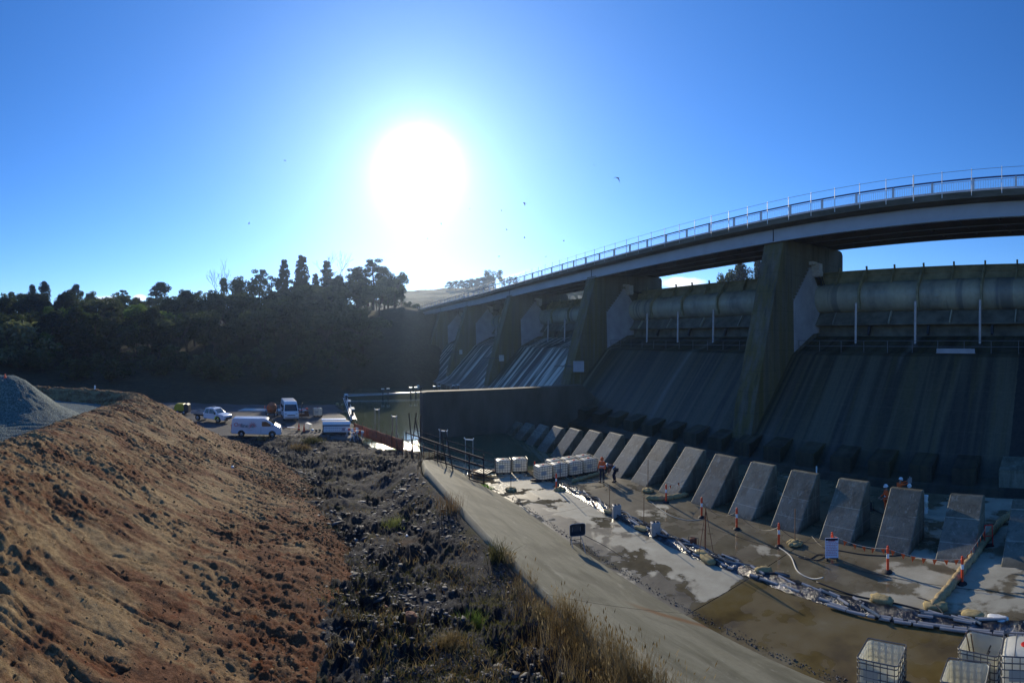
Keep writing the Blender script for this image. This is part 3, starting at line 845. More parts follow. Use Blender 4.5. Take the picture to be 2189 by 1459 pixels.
for i, (x0, x1) in enumerate(bays):
    t = thing('spillway_gate', bay_lab[i], 'spillway gate', (0, 0, 0), 0, 'drum gates between the bridge piers')
    rotx = Matrix.Rotation(R(90), 3, 'Y')
    L = x1 - x0
    mb = MB()
    prof = []
    for k in range(20):
        an = math.pi * 2 * k / 20
        prof.append((CYg + CR * math.cos(an), CZg + CR * math.sin(an)))
    mb.prism(prof, x0, x1)
    o = mb.build('barrel', gate_m, t, smooth='auto')
    mb = MB()
    mb.prism([(45.0, 5.6), (45.55, 7.0), (45.70, 7.0), (45.2, 5.6)], x0, x1)
    mb.prism([(44.6, 5.45), (44.52, 5.62), (45.3, 5.66), (45.3, 5.5)], x0, x1)
    mb.prism([(45.22, 6.42), (45.19, 6.52), (45.5, 6.54), (45.5, 6.44)], x0, x1)
    mb.prism([(45.38, 6.95), (45.38, 7.06), (45.85, 7.06), (45.85, 6.95)], x0, x1)
    mb.build('lip', lip_m, t)
    mb = MB()
    mb.prism([(44.9, 3.1), (43.7, 1.5), (43.85, 1.35), (45.1, 2.95)], x0, x1)
    mb.prism([(44.5, 1.42), (44.5, .2), (44.65, .2), (44.65, 1.42)], x0, x1)
    mb.prism([(43.62, 1.40), (43.62, 1.52), (44.7, 1.52), (44.7, 1.40)], x0, x1)
    mb.prism([(44.46, .78), (44.46, .88), (44.5, .88), (44.5, .78)], x0, x1)
    mb.build('skirt', skirt_m, t)
    k = 0; xx = x0 + 2.15
    while xx < x1 - .6:
        long_ = k % 2 == 1
        mb = MB()
        if long_: mb.prism([(45.35, 7.02), (44.85, 6.98), (43.22, 4.9), (43.2, 3.9), (43.4, 3.0), (43.75, 3.0), (43.5, 4.4), (44.5, 5.8), (45.1, 6.2)], xx - .10, xx + .10)
        else: mb.prism([(45.35, 7.02), (44.95, 6.98), (43.95, 5.1), (43.9, 4.75), (44.4, 5.3), (45.1, 6.2)], xx - .07, xx + .07)
        mb.box((xx, 45.25, 7.18), (.16, .16, .45), Matrix.Rotation(R(12), 3, 'X'))
        mb.build('rib', lip_m, t)
        if long_:
            mb = MB(); mb.tube([(xx, 42.75, 3.5), (xx, 42.65, -.6)], .115, 8)
            mb.build('ram_post', post_m, t)
            mb = MB(); mb.box((xx, 42.6, -.62), (.7, .9, .25)); mb.build('anchor', dsteel, t)
            mb = MB(); mb.box((xx + .9, 43.9, 1.0), (.22, .3, 1.2), Matrix.Rotation(R(-20), 3, 'X')); mb.build('guide_arm', dsteel, t)
        else:
            mb = MB(); mb.box((xx, 44.05, 2.1), (.12, .3, 1.5), Matrix.Rotation(R(-35), 3, 'X')); mb.build('bracket', gate_m, t)
        xx += 3.02; k += 1
    # round hatches on the drum
    if i < 2:
        for hx in (x0 + 4.2, x0 + 13.0, x0 + 22.0):
            mb = MB(); mb.lathe([(.33, 0), (.36, .02), (.36, .035), (.30, .035), (.30, .02)], (hx, CYg - CR - .005, CZg + .05), 18, Matrix.Rotation(R(90), 3, 'X'))
            mb.build('hatch', gate_m, t)
# crest handrails
rail_m = M('thin_rail', (.15, .155, .17), .5, .4, .1, 6)
rl = ['thin steel handrail along the chute crest in the nearest bay', 'thin steel handrail along the chute crest of the second bay', 'thin steel handrail along the chute crest of the third bay']
for i in range(3):
    x0, x1 = bays[i]
    t = thing('crest_handrail', rl[i], 'handrail', (0, 0, 0), 0, 'handrails on the spillway crest')
    n = int((x1 - x0) / 2.2)
    for k in range(n + 1):
        xx = x0 + .3 + (x1 - x0 - .6) * k / n
        mb = MB(); mb.tube([(xx, 40.15, -1.2), (xx, 40.15, -.12)], .03, 5); mb.build('post', rail_m, t)
    for h in (-.12, -.62):
        mb = MB(); mb.tube([(x0 + .3, 40.15, h), (x1 - .3, 40.15, h)], .025, 5); mb.build('rail', rail_m, t)
p = at_Y(2043, 742, 39.9)
mb = MB()
for k in range(5): mb.box((p.x, 39.85 + .02 * k, -1.15 + .09 * k), (3.4 - .2 * k, .06, .06))
mb.box((p.x, 39.83, -.98), (3.3, .03, .4))
o = mb.build('crest_board', plate_m); tag(o, 'pale board fixed below the crest handrail near the right edge', 'board')

# ---- bridge
def zd(x): return float(np.interp(x, [-158, -100, -54, -24, -4, 20], [9.62, 9.72, 10.45, 11.1, 11.45, 11.5]))
Xs = np.concatenate([np.linspace(-160, 16, 90)])
def sweep(mb, prof, Xs, off=0.0, cross=0.0):
    n = len(prof)
    vs = []
    for x in Xs:
        for (u, w) in prof: vs.append((x, u, zd(x) + w + cross * (u - 37)))
    fs = []
    for i in range(len(Xs) - 1):
        for k in range(n):
            a_, b_ = i * n + k, i * n + (k + 1) % n
            fs.append((a_, a_ + n, b_ + n, b_))
    fs += [tuple(range(n)), tuple(range(len(vs) - 1, len(vs) - n - 1, -1))]
    mb.add(vs, fs)
a = NM('deck_concrete')
v = a.vec((.3, 1, 1.5), True)
c = a.ramp(a.noise(1.2, 5, v, .65), [(.3, (.075, .065, .045)), (.55, (.13, .115, .085)), (.8, (.19, .175, .14))])
deck_m = a.set(c, .85, 0, .25)
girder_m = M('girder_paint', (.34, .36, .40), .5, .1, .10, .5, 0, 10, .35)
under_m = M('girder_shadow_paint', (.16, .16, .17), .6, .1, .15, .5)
bridge = thing('road_bridge', 'long road bridge over the spillway with blue grey girder and white railing', 'bridge')
cx = .07
mb = MB(); sweep(mb, [(36.9, 0), (36.9, -.50), (37.5, -.70), (49.2, -.70), (49.2, 0)], Xs, 0, cx)
mb.build('deck', deck_m, bridge)
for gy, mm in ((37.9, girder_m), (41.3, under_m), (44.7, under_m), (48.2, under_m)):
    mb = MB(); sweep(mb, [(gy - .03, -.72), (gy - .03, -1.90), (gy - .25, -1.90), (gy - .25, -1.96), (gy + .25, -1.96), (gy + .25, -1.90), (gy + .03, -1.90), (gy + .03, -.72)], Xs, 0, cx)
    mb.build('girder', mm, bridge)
for x in np.arange(-156, 14, 3.4):
    zc = zd(x); mb = MB()
    for ga, gb in ((37.95, 41.25), (41.35, 44.65), (44.75, 48.15)):
        mb.box((x, (ga + gb) / 2, zc - 1.3 + cx * ((ga + gb) / 2 - 37)), (.12, gb - ga + .12, .5))
    mb.build('cross_brace', under_m, bridge)
for xr in XR:
    mb = MB(); xj = xr - PT / 2
    mb.box((xj, 37.86, zd(xj) - 1.28), (.07, .10, 1.2)); mb.build('girder_joint', dsteel, bridge)
blue_rail = M('blue_top_rail', (.055, .07, .19), .5, .2, .05, 3)
rw = M('railing_white', (.60, .60, .62), .5, .1, .1, 3)
t = bridge
mb = MB(); sweep(mb, [(36.98, .96), (37.10, .96), (37.10, 1.05), (36.98, 1.05)], Xs)
rail_o = mb.build('railing', blue_rail, bridge)
xk = -7.85 + 3.3 * 4; n = 0
xks = []
while xk > -157: xks.append(xk); xk -= 3.3
for q, x in enumerate(xks):
    mb = MB(); mb.box((x, 37.04, zd(x) + .48), (.17, .13, .95)); mb.build('post', rw, rail_o)
for q in range(len(xks) - 1):
    xa, xb = xks[q + 1], xks[q]
    mb = MB()
    za, zb = zd(xa), zd(xb)
    for h in (.12, .84):
        mb.tube([(xa + .08, 37.04, za + h), (xb - .08, 37.04, zb + h)], .022, 4)
    npk = 17
    if xa > -90:
        for w in range(1, npk):
            f = w / npk; xx = xa + (xb - xa) * f; zz = za + (zb - za) * f
            mb.tube([(xx, 37.04, zz + .12), (xx, 37.04, zz + .84)], .013, 3, cap=False)
    mb.build('picket_panel', rw, rail_o)
mb = MB(); sweep(mb, [(38.2, .30), (38.26, .30), (38.26, .56), (38.2, .56)], Xs)
gr = mb.build('guardrail', rw, bridge)
mb = MB(); sweep(mb, [(48.8, .60), (48.86, .60), (48.86, 1.0), (48.8, 1.0)], Xs[:60]); mb.build('guardrail', rw, bridge)
for x in xks[::1][:40]:
    mb = MB(); mb.box((x - 1.2, 38.3, zd(x) + .28), (.14, .10, .56)); mb.build('guardrail_post', rw, gr)
mb = MB()
line = [(x, 36.84, zd(x) + 1.62) for x in Xs]
mb.tube(line, .016, 4)
line_o = mb.build('safety_line', galv, bridge)
px_ = -5.6 + 2.35 * 3; nn = 0
while px_ > -150:
    big_ = nn == 6
    mb = MB(); mb.tube([(px_, 36.84, zd(px_) - .35), (px_, 36.84, zd(px_) + 1.72)], .055 if big_ else .030, 6); mb.build('pole', white_paint if nn < 14 else galv, line_o)
    px_ -= 2.35; nn += 1

# ---- divider wall
a = NM('wall_concrete')
c = a.ramp(a.noise(.6, 6, a.vec((1, .8, .3), True), .6), [(.3, (.05, .045, .035)), (.55, (.085, .08, .065)), (.8, (.13, .12, .10))])
a.bump(a.noise(6, 5, a.vec(world=True), .7), .4, .02)
wallm = a.set(c, .8, 0, .25)
mb = MB(); mb.prism([(12.55, -12.2), (12.55, -5.72), (13.0, -5.62), (32.4, -5.62), (34.6, -7.4), (37, -9), (37, -12.2)], -52.4, -51.0)
o = mb.build('divider_wall', wallm)
tag(o, 'tall dark concrete divider wall standing in the pool below the spillway', 'divider wall')

# ---- baffle blocks
tops = [(1092.5, 900), (1121, 902.5), (1152, 906), (1182.7, 909.6), (1218, 913.7), (1259, 918), (1302.6, 923), (1354, 927.4), (1406.6, 939), (1464.8, 954.4), (1528.8, 969.4), (1605, 986), (1691, 1004), (1792.6, 1022), (1903.4, 1041.4), (2031, 1055.4), (2167.7, 1067.5)]
for k, (px, py) in enumerate(tops):
    x0 = -3.3 - 3.0 * (16 - k)
    if k == 0: x0 = -50.9
    w = 1.74 if k else 1.35
    yt = -x0 / math.tan(-th(px))
    yt = min(max(yt, 23.3), 25.4)
    r = math.hypot(x0, yt); zt = (HY - py) / F * r
    zb = fz(x0) - .3
    ytoe = 21.3
    dx = .04 * math.sin(k * 5.1)
    mb = MB()
    bk = yt + .32
    n_ = 8
    prof = [(ytoe, zb + .29), (yt, zt), (bk, zt - .02), (bk, zb), (ytoe, zb)]
    # softened edges
    mb.prism(prof, 0, w)
    c_ = Vector((x0, 0, 0))
    lab = 'concrete baffle block, ' + ('leftmost of the row, beside the divider wall' if k == 0 else 'rightmost of the row, cut by the photo edge' if k == 16 else ordinal(17 - k) + ' of the row from the right' if k > 7 else ordinal(k + 1) + ' of the row from the left')
    o = mb.build('baffle_block', block_m, None, loc=c_)
    bv = o.modifiers.new('bevel', 'BEVEL'); bv.width = .05; bv.segments = 2
    tag(o, lab, 'baffle block', 'sloping concrete baffle blocks across the basin')
# white sealing strip at the foot of the near blocks
# ---- notices on the chute
def chute_pt(px, py):                      # where a view ray meets the chute slope
    t = th(px); s, c_ = math.sin(t), math.cos(t); m = (HY - py) / F
    best = None
    for r in np.linspace(30, 170, 2801):
        yy = r * c_
        zc = np.interp(yy, [30.4, 31.4, 32.3, 33.3, 39.4], [-10.05, -9.75, -9.25, -8.3, -1.45])
        if yy > 30.4 and m * r <= zc + .12: return Vector((r * s, yy, m * r))
    return Vector((120 * s, 120 * c_, m * 120))
for (px, py, w, h, lab) in ((1237, 783, 1.45, 1.45, 'square pale notice board standing on the chute, the largest and nearest one'), (1072, 765, .9, 1.1, 'small pale notice board on the chute below the third pier'), (985, 752, .7, 1.0, 'small faint notice board on the chute below the farthest pier')):
    p = at_Y(px, py, 34.6)
    t = thing('notice_board', lab, 'notice board', (p.x, p.y, p.z - 1.2), -th(px), 'square boards on the chute')
    mb = MB(); mb.box((0, 0, 1.2), (w, .05, h)); mb.build('panel', plate_m if px > 1200 else conc_l, t)
    mb = MB(); mb.box((-1.6, .35, 1.2), (3.4, .10, .10), Matrix.Rotation(R(-8), 3, 'Z')); mb.box((0, .08, 1.2), (w * .7, .08, .12)); mb.build('bracket', dsteel, t)
p = at_Y(1218, 822, 34.2)
mb = MB(); mb.prism([(-.6, 0), (.35, 0), (.5, 1.5)], -.03, .03, 'Y')
o = mb.build('triangular_fin', M('lilac_paint', (.30, .26, .42), .6), None, loc=(p.x, p.y, p.z)); o.rotation_euler = (0, 0, -th(1218))
tag(o, 'small lilac triangular fin on the chute below the square notice board', 'marker')
# ================================================================ TREES
def leafmat(name, dark, mid, light, scale=.6):
    a = NM(name)
    oi = a.n('ShaderNodeObjectInfo')
    n = a.noise(scale, 3, a.vec(world=True))
    c = a.ramp(a.math('ADD', n, a.math('MULTIPLY', a.math('SUBTRACT', oi.outputs['Random'], .5), .25)), [(.32, dark), (.5, mid), (.68, light)])
    a.set(c, .75, 0, .2)
    tr = a.n('ShaderNodeBsdfTranslucent'); a.L(a.mix(1.0, c, (2.2, 2.4, 1.4), 'MULTIPLY'), tr.inputs['Color']); mx = a.n('ShaderNodeMixShader'); mx.inputs[0].default_value = .30
    a.L(a.b.outputs[0], mx.inputs[1]); a.L(tr.outputs[0], mx.inputs[2]); a.L(mx.outputs[0], a.out.inputs['Surface'])
    return a.m
pine_f = leafmat('pine_foliage', (.008, .013, .006), (.014, .022, .010), (.028, .038, .018))
gum_f = leafmat('gum_foliage', (.018, .026, .011), (.034, .045, .020), (.065, .075, .035))
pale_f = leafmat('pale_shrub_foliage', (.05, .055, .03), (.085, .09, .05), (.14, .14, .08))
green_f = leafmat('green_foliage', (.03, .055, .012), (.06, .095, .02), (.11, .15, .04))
bark = M('bark', (.055, .042, .032), .9, 0, .3, 2)

def cards(clumps, per, s, rg, flat=.75, up=0.0):
    """leaf sprays scattered through clumps: (centre, radius)"""
    V = []; Fc = []
    npr = np.random.RandomState(rg.randint(0, 10**6))
    for c, rad in clumps:
        n = max(6, int(per * (rad ** 2)))
        d = npr.normal(size=(n, 3)); d /= np.linalg.norm(d, axis=1)[:, None]
        rr = rad * npr.uniform(.25, 1.0, n) ** .5
        p = np.array(c) + d * rr[:, None] * np.array([1, 1, flat])
        a_ = npr.normal(size=(n, 3)); a_[:, 2] += up; a_ /= np.linalg.norm(a_, axis=1)[:, None]
        b_ = np.cross(a_, npr.normal(size=(n, 3))); b_ /= np.linalg.norm(b_, axis=1)[:, None]
        sz = s * npr.uniform(.6, 1.5, n)[:, None]
        k = len(V)
        q = np.stack([p - a_ * sz, p + b_ * sz * .45, p + a_ * sz, p - b_ * sz * .45], 1).reshape(-1, 3)
        V.extend(map(tuple, q)); Fc.extend([(k + 4 * i, k + 4 * i + 1, k + 4 * i + 2, k + 4 * i + 3) for i in range(n)])
    return V, Fc
def mk_tree(kind, seed):
    """a tree about 20 m tall at the origin: returns trunk MB, crown MB, material"""
    rg = random.Random(seed); t = MB(); cr = MB(); H = 20.0; mat = pine_f; cl = []
    lean = (rg.uniform(-.6, .6), rg.uniform(-.6, .6))
    def ax(z): return Vector((lean[0] * z / H + .25 * math.sin(z * .5 + seed), lean[1] * z / H, z))
    if kind == 'dense':                      # rounded bushy pine
        t.tube([ax(z) for z in (-1, 4, 9, 14, 18)], .42, 7, .10)
        for k in range(46):
            z = rg.uniform(3.0, 19.2); env = 4.6 * math.sin(math.pi * min(1, (z + 1.0) / 22)) ** .7 * (1.0 if z < 14 else .85)
            a_ = rg.uniform(0, 6.28); d = env * rg.uniform(.35, 1.0)
            c = ax(z) + Vector((math.cos(a_) * d, math.sin(a_) * d, rg.uniform(-.5, .5)))
            cl.append((c, rg.uniform(1.1, 2.0)))
            if k % 3 == 0: t.tube([ax(z - 1.2), c], .10, 4, .03)
        cl += [(ax(19.0), 1.3), (ax(17.5), 1.7)]
        per, s = 52, .36
    elif kind == 'umbrella':                 # tall stem, flat crown in shelves
        t.tube([ax(z) for z in (-1, 5, 10, 15, 18)], .45, 7, .14)
        for k in range(26):
            z = rg.choice([8.5, 11, 13.2, 15.4, 17.2, 18.6]) + rg.uniform(-.5, .5)
            env = {0: 3.0, 1: 4.0, 2: 4.6, 3: 4.4, 4: 3.6, 5: 2.2}[min(5, max(0, int((z - 8) / 2)))]
            a_ = rg.uniform(0, 6.28); d = env * rg.uniform(.3, 1)
            c = ax(z) + Vector((math.cos(a_) * d, math.sin(a_) * d, 0))
            cl.append((c, rg.uniform(.9, 1.6))); t.tube([ax(z - 1.4), c], .11, 4, .03)
        per, s = 60, .32
    elif kind == 'tall':                     # open layered conifer
        t.tube([ax(z) for z in (-1, 5, 10, 15, 20.5)], .36, 6, .04)
        z = 4.0
        while z < 20:
            L = 4.3 * (1 - (z / 21.5)) ** .75 * rg.uniform(.75, 1.15) + .35
            nb = rg.choice([3, 4, 5])
            a0 = rg.uniform(0, 6.28)
            for q in range(nb):
                a_ = a0 + q * 6.28 / nb + rg.uniform(-.4, .4); Lq = L * rg.uniform(.6, 1.15)
                e = ax(z) + Vector((math.cos(a_) * Lq, math.sin(a_) * Lq, rg.uniform(-.2, .6)))
                t.tube([ax(z), e], .07, 4, .02)
                for w in (.45, .75, 1.0):
                    cl.append((ax(z).lerp(e, w), .55 + .45 * (1 - z / 22)))
            z += rg.uniform(.75, 1.3)
        cl.append((ax(20.2), .4)); per, s = 90, .30
    elif kind == 'bare':                     # leafless crown of thin limbs
        def br(p, d, L, r_, dep):
            e = p + d * L
            t.tube([p, p.lerp(e, .5) + Vector((rg.uniform(-.1, .1), rg.uniform(-.1, .1), 0)) * L, e], r_, 4, r_ * .6, cap=False)
            if dep == 0: return
            for q in range(rg.choice([2, 3, 3]) if dep > 1 else 3):
                dd = (d + Vector((rg.uniform(-.7, .7), rg.uniform(-.7, .7), rg.uniform(-.15, .5)))).normalized()
                br(e if q else p.lerp(e, .75), dd, L * rg.uniform(.6, .85), max(.025, r_ * .58), dep - 1)
        br(Vector((0, 0, -1)), Vector((0, 0, 1)), 7.5, .30, 5)
        for k in range(7):
            cl.append((Vector((rg.uniform(-2, 2), rg.uniform(-2, 2), rg.uniform(8, 15))), .8))
        per, s = 6, .3; mat = gum_f
    elif kind == 'broad':
        mat = gum_f
        t.tube([ax(z) for z in (-1, 3, 7)], .5, 7, .3)
        for k in range(12):
            a_ = rg.uniform(0, 6.28); d = rg.uniform(2.5, 6.5); z = rg.uniform(8, 17)
            e = ax(7) + Vector((math.cos(a_) * d, math.sin(a_) * d, z - 7)); mid = ax(7).lerp(e, .5) + Vector((0, 0, 1.2))
            t.tube([ax(6.5), mid, e], .2, 5, .05)
            for w in range(4):
                c = e + Vector((rg.uniform(-2, 2), rg.uniform(-2, 2), rg.uniform(-1.6, 1.8))); cl.append((c, rg.uniform(1.1, 2.1)))
        cl.append((Vector((0, 0, 16)), 2.4)); per, s = 52, .36
    else:                                    # shrub, 5 m
        for k in range(5):
            a_ = rg.uniform(0, 6.28); t.tube([(0, 0, -.4), (math.cos(a_) * 1.0, math.sin(a_) * 1.0, 2.2), (math.cos(a_) * 1.5, math.sin(a_) * 1.5, 3.4)], .09, 4, .03)
        for k in range(22):
            a_ = rg.uniform(0, 6.28); d = rg.uniform(0, 2.4); z = rg.uniform(.8, 4.6)
            d *= math.sin(math.pi * min(.95, (z + .8) / 6)); cl.append((Vector((math.cos(a_) * d, math.sin(a_) * d, z)), rg.uniform(.55, 1.05)))
        per, s = 75, .26; mat = gum_f
    V, Fc = cards(cl, per, s, rg, .6 if kind == 'umbrella' else .95)
    cr.v, cr.f, cr.m = V, Fc, [0] * len(Fc)
    return t, cr, mat
proto = {}
KN = {'dense': ('pine_tree', 'pine tree', 3), 'umbrella': ('umbrella_pine', 'pine tree', 2), 'tall': ('conifer_tree', 'conifer', 3), 'bare': ('bare_tree', 'bare tree', 2), 'broad': ('gum_tree', 'gum tree', 3), 'shrub': ('shrub', 'shrub', 3)}
pmesh = {}
for kd, (nm, cat, nv) in KN.items():
    for q in range(nv):
        t, cr, mt = mk_tree(kd, 10 * len(pmesh) + 7)
        me = []
        for mb, nme, mm in ((t, 'trunk', bark), (cr, 'crown', mt)):
            m_ = bpy.data.meshes.new(nme); m_.from_pydata(mb.v, [], mb.f); m_.materials.append(mm); m_.validate(); me.append(m_)
        pmesh[(kd, q)] = me
pale_crown = {}
def tree(kind, q, loc, h, label, group, rz=0.0, wide=1.0, fmat=None):
    nm, cat, nv = KN[kind]; q = q % nv
    base = 5.0 if kind == 'shrub' else 20.0
    r_ = thing(nm, label, cat, loc, rz, group)
    s_ = h / base; r_.scale = (s_ * wide, s_ * wide, s_)
    for m_, nme in zip(pmesh[(kind, q)], ('trunk', 'crown')):
        if nme == 'crown' and fmat is not None:
            key = (kind, q, fmat.name)
            if key not in pale_crown:
                c_ = m_.copy(); c_.materials.clear(); c_.materials.append(fmat); pale_crown[key] = c_
            m_ = pale_crown[key]
        o = bpy.data.objects.new(nme, m_); COL.objects.link(o); o.parent = r_
    return r_
rg = random.Random(5)
sky_tr = [(-15, 632, 'dense', 1.0, 'cut by the left photo edge'), (42, 622, 'broad', 1.1, 'round crowned, second from the left edge'), (70, 611, 'dense', .8, 'just left of the tallest left-hand pine'), (94, 601, 'dense', .75, 'the tallest of the left-hand clump'),
          (127, 632, 'tall', .8, 'small pointed one right of the left-hand clump'), (160, 610, 'dense', .9, 'bushy, above the gravel pile shoulder'), (192, 622, 'broad', .8, 'round, left of the low white cloud'), (262, 620, 'umbrella', .8, 'lone rounded one between the two low clouds'),
          (300, 638, 'broad', .6, 'small round one right of the low cloud'), (345, 602, 'dense', 1.35, 'wide dome above the bank crest'), (408, 623, 'broad', .8, 'low one right of the wide dome'), (440, 620, 'broad', .8, 'low one left of the thin topped tree'),
          (471, 583, 'bare', .8, 'thin topped, where the tall group begins'), (498, 590, 'broad', .8, 'left shoulder of the tall group'), (526, 590, 'broad', .8, 'rounded, left of the umbrella pine'), (555, 576, 'umbrella', .9, 'umbrella topped, above the white van'),
          (582, 587, 'umbrella', .8, 'narrow one right of the umbrella top'), (607, 560, 'tall', .85, 'thin crowned one left of the tallest conifer'), (643, 552, 'tall', 1.0, 'the tallest open layered conifer'), (673, 588, 'tall', .8, 'short one right of the tallest conifer'),
          (697, 562, 'tall', .9, 'thin, left of the bare topped tree'), (716, 546, 'bare', .85, 'bare topped, highest tip on the ridge'), (722, 590, 'dense', .8, 'below the bare topped tree'), (742, 582, 'bare', .6, 'wispy one beside the sky gap'), (763, 567, 'umbrella', .95, 'rounded, right of the sky gap'),
          (798, 554, 'umbrella', 1.0, 'flat topped, nearest below the sun'), (822, 572, 'dense', 1.1, 'full dark crown under the sun'), (843, 583, 'broad', .9, 'rightmost full crown of the ridge'), (858, 612, 'broad', .6, 'drooping right end of the ridge trees')]
names_ = {'dense': 'dark bushy pine on the ridge', 'broad': 'dark broad tree on the ridge', 'umbrella': 'stone-pine shaped tree on the ridge', 'tall': 'slender conifer on the ridge', 'bare': 'leafless tree on the ridge'}
names_['umbrella'] = 'shelved pine on the ridge'
for i, (px, py, kd, wd, lab) in enumerate(sky_tr):
    r = (178 if px > 450 else 205) + rg.uniform(-8, 12)
    if px > 780: r = 172
    p = at_r(px, py, r); zb = Gf(p.x, p.y)
    h = (p.z - zb) * (1.02 if kd != 'dense' else 1.0)
    q = (i * 7) % KN[kd][2]
    fac = wd * (20.0 / max(10, h)) ** .45 * (1.0 if kd in ('dense', 'broad') else 1.1)
    tree(kd, q, (p.x, p.y, zb), h, names_[kd] + ', ' + lab, 'trees along the ridge', rg.uniform(0, 6.28), fac)
# rows filling the slope below the ridge
nfill = 0
def fill(n, r0, r1, h0, h1, px0, px1, kinds, lab, group, fm=None, seed=1):
    rgf = random.Random(seed)
    for i in range(n):
        px = px0 + (px1 - px0) * (i + rgf.uniform(.1, .9)) / n; r = rgf.uniform(r0, r1); kd = rgf.choice(kinds)
        p = at_r(px, 700, r); zb = Gf(p.x, p.y)
        o = tree(kd, rgf.randint(0, 5), (p.x, p.y, zb), rgf.uniform(h0, h1), lab.replace('tree massed', KN[kd][1] + ', ' + ordinal(i + 1) + ' from the left in the row').replace('dark shrub at', ordinal(i + 1) + ' dark shrub from the left at').replace('row with others', 'row'), group, rgf.uniform(0, 6.28), rgf.uniform(1.25, 1.7), fm)
fill(30, 168, 195, 8, 12, -20, 860, ['dense', 'broad', 'dense'], 'dark tree massed with others just below the ridge top', 'dark trees just below the ridge top', None, 2)
fill(32, 146, 166, 10, 15, -25, 850, ['dense', 'broad', 'broad', 'dense'], 'dark tree massed half way down the wooded hillside', 'dark trees half way down the hillside', None, 3)
fill(34, 122, 146, 8, 13, -20, 790, ['broad', 'dense', 'broad'], 'dark tree massed low on the wooded hillside', 'dark trees low on the hillside', None, 4)
fill(34, 100, 122, 2.5, 5.5, -20, 780, ['shrub', 'shrub'], 'dark shrub at the foot of the wooded hillside', 'dark shrubs at the foot of the hillside', None, 6)
# individual trees, the light on them put into paler foliage colours
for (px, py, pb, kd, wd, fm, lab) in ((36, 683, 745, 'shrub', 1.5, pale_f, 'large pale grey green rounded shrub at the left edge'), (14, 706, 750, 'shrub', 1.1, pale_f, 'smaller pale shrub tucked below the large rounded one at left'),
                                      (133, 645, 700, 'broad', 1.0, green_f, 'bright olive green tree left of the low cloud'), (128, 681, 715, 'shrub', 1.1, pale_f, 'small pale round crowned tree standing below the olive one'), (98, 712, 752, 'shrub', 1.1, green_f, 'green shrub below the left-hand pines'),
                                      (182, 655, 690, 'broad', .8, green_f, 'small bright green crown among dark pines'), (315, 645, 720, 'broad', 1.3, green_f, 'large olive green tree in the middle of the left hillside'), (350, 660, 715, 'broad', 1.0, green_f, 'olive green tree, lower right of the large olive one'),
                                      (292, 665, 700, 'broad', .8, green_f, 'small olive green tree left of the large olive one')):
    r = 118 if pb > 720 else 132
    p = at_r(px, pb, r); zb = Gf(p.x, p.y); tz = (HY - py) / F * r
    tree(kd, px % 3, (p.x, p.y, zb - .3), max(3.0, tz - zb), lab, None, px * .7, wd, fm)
# trees seen beyond the dam
for (px, py, kd, wd, lab) in ((1562, 566, 'broad', 1.1, 'left one of the dark pines seen under the bridge'), (1584, 560, 'dense', 1.1, 'second of the dark pines seen under the bridge'), (1603, 557, 'broad', 1.1, 'third of the dark pines seen under the bridge'), (1624, 556, 'dense', 1.1, 'right one of the dark pines, half behind the pier')):
    p = at_r(px, py, 215); zb = 3.0
    tree(kd, px % 3, (p.x, p.y, zb), p.z - zb, lab, 'pines under the bridge', px, wd * .5)
p = at_r(1056, 574, 400); zb = Gf(p.x, p.y)
tree('broad', 1, (p.x, p.y, zb), p.z - zb, 'large round tree standing alone on the far ridge beyond the bridge', None, 1, 1.1)
fr = [(962, 606), (974, 604), (986, 602), (998, 598), (1010, 596), (1022, 595), (1034, 592), (1044, 591), (1078, 593), (1090, 591), (1102, 590)]
for i, (px, py) in enumerate(fr):
    p = at_r(px, py, 405 + (i % 3) * 8); zb = Gf(p.x, p.y)
    tree('dense' if px < 1050 else 'umbrella', i, (p.x, p.y, zb), max(7, p.z - zb), ordinal(i + 1) + ' small dark tree from the left in the far row beyond the bridge', 'far row of trees beyond the bridge', i, 2.3 if px < 1050 else 1.2)
for i, px in enumerate((866, 876, 884, 893, 903)):
    p = at_r(px, 648, 176 + i * 3); zb = Gf(p.x, p.y)
    tree('shrub', i, (p.x, p.y, zb), 2.4 + (i % 2), ordinal(i + 1) + ' scrubby bush from the left on the flat abutment top', 'bushes on the abutment', i, 1)
for i, px in enumerate((1205, 1218, 1232, 1246, 1258)):
    p = at_r(px, 636, 325); zb = Gf(p.x, p.y)
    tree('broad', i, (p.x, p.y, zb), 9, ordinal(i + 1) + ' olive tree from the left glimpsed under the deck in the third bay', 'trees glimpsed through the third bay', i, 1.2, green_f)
# ================================================================ SITE OBJECTS
blackp = M('black_sheet', (.012, .013, .015), .22, 0, .3, 3, .02, 6, .6)
bluegrey = M('grey_sheet', (.10, .125, .14), .28, 0, .35, 4, .03, 9, .6)
pipe_m = M('grey_pipe', (.34, .33, .31), .35, .1, .12, 3, 0, 10, .5)
bag_m = M('sandbag', (.34, .27, .13), .95, 0, .25, 8, .01, 50)
navy = M('navy_cloth', (.015, .018, .035), .9, 0, .2, 8)
hiv_o = M('orange_cloth', (.85, .13, .03), .8, 0, .12, 8)
hiv_y = M('yellow_cloth', (.55, .75, .04), .8, 0, .12, 8)
skin_m = M('skin', (.42, .24, .17), .6, 0, .06, 6)
hose_m = M('hose', (.03, .03, .032), .5, 0, .2, 5)
rope_m = M('pale_hose', (.50, .48, .40), .6, 0, .15, 5)
red_m = M('red_paint', (.60, .03, .02), .5, 0, .1, 4)
yel_m = M('yellow_paint', (.50, .38, .03), .5, 0, .15, 3)
van_w = NM('vehicle_white').set((.66, .69, .72), .22, 0, .6)
tyre = M('tyre', (.015, .015, .016), .85, 0, .2, 8)
chrome = M('lamp_glass', (.55, .58, .6), .15, .2, .05)

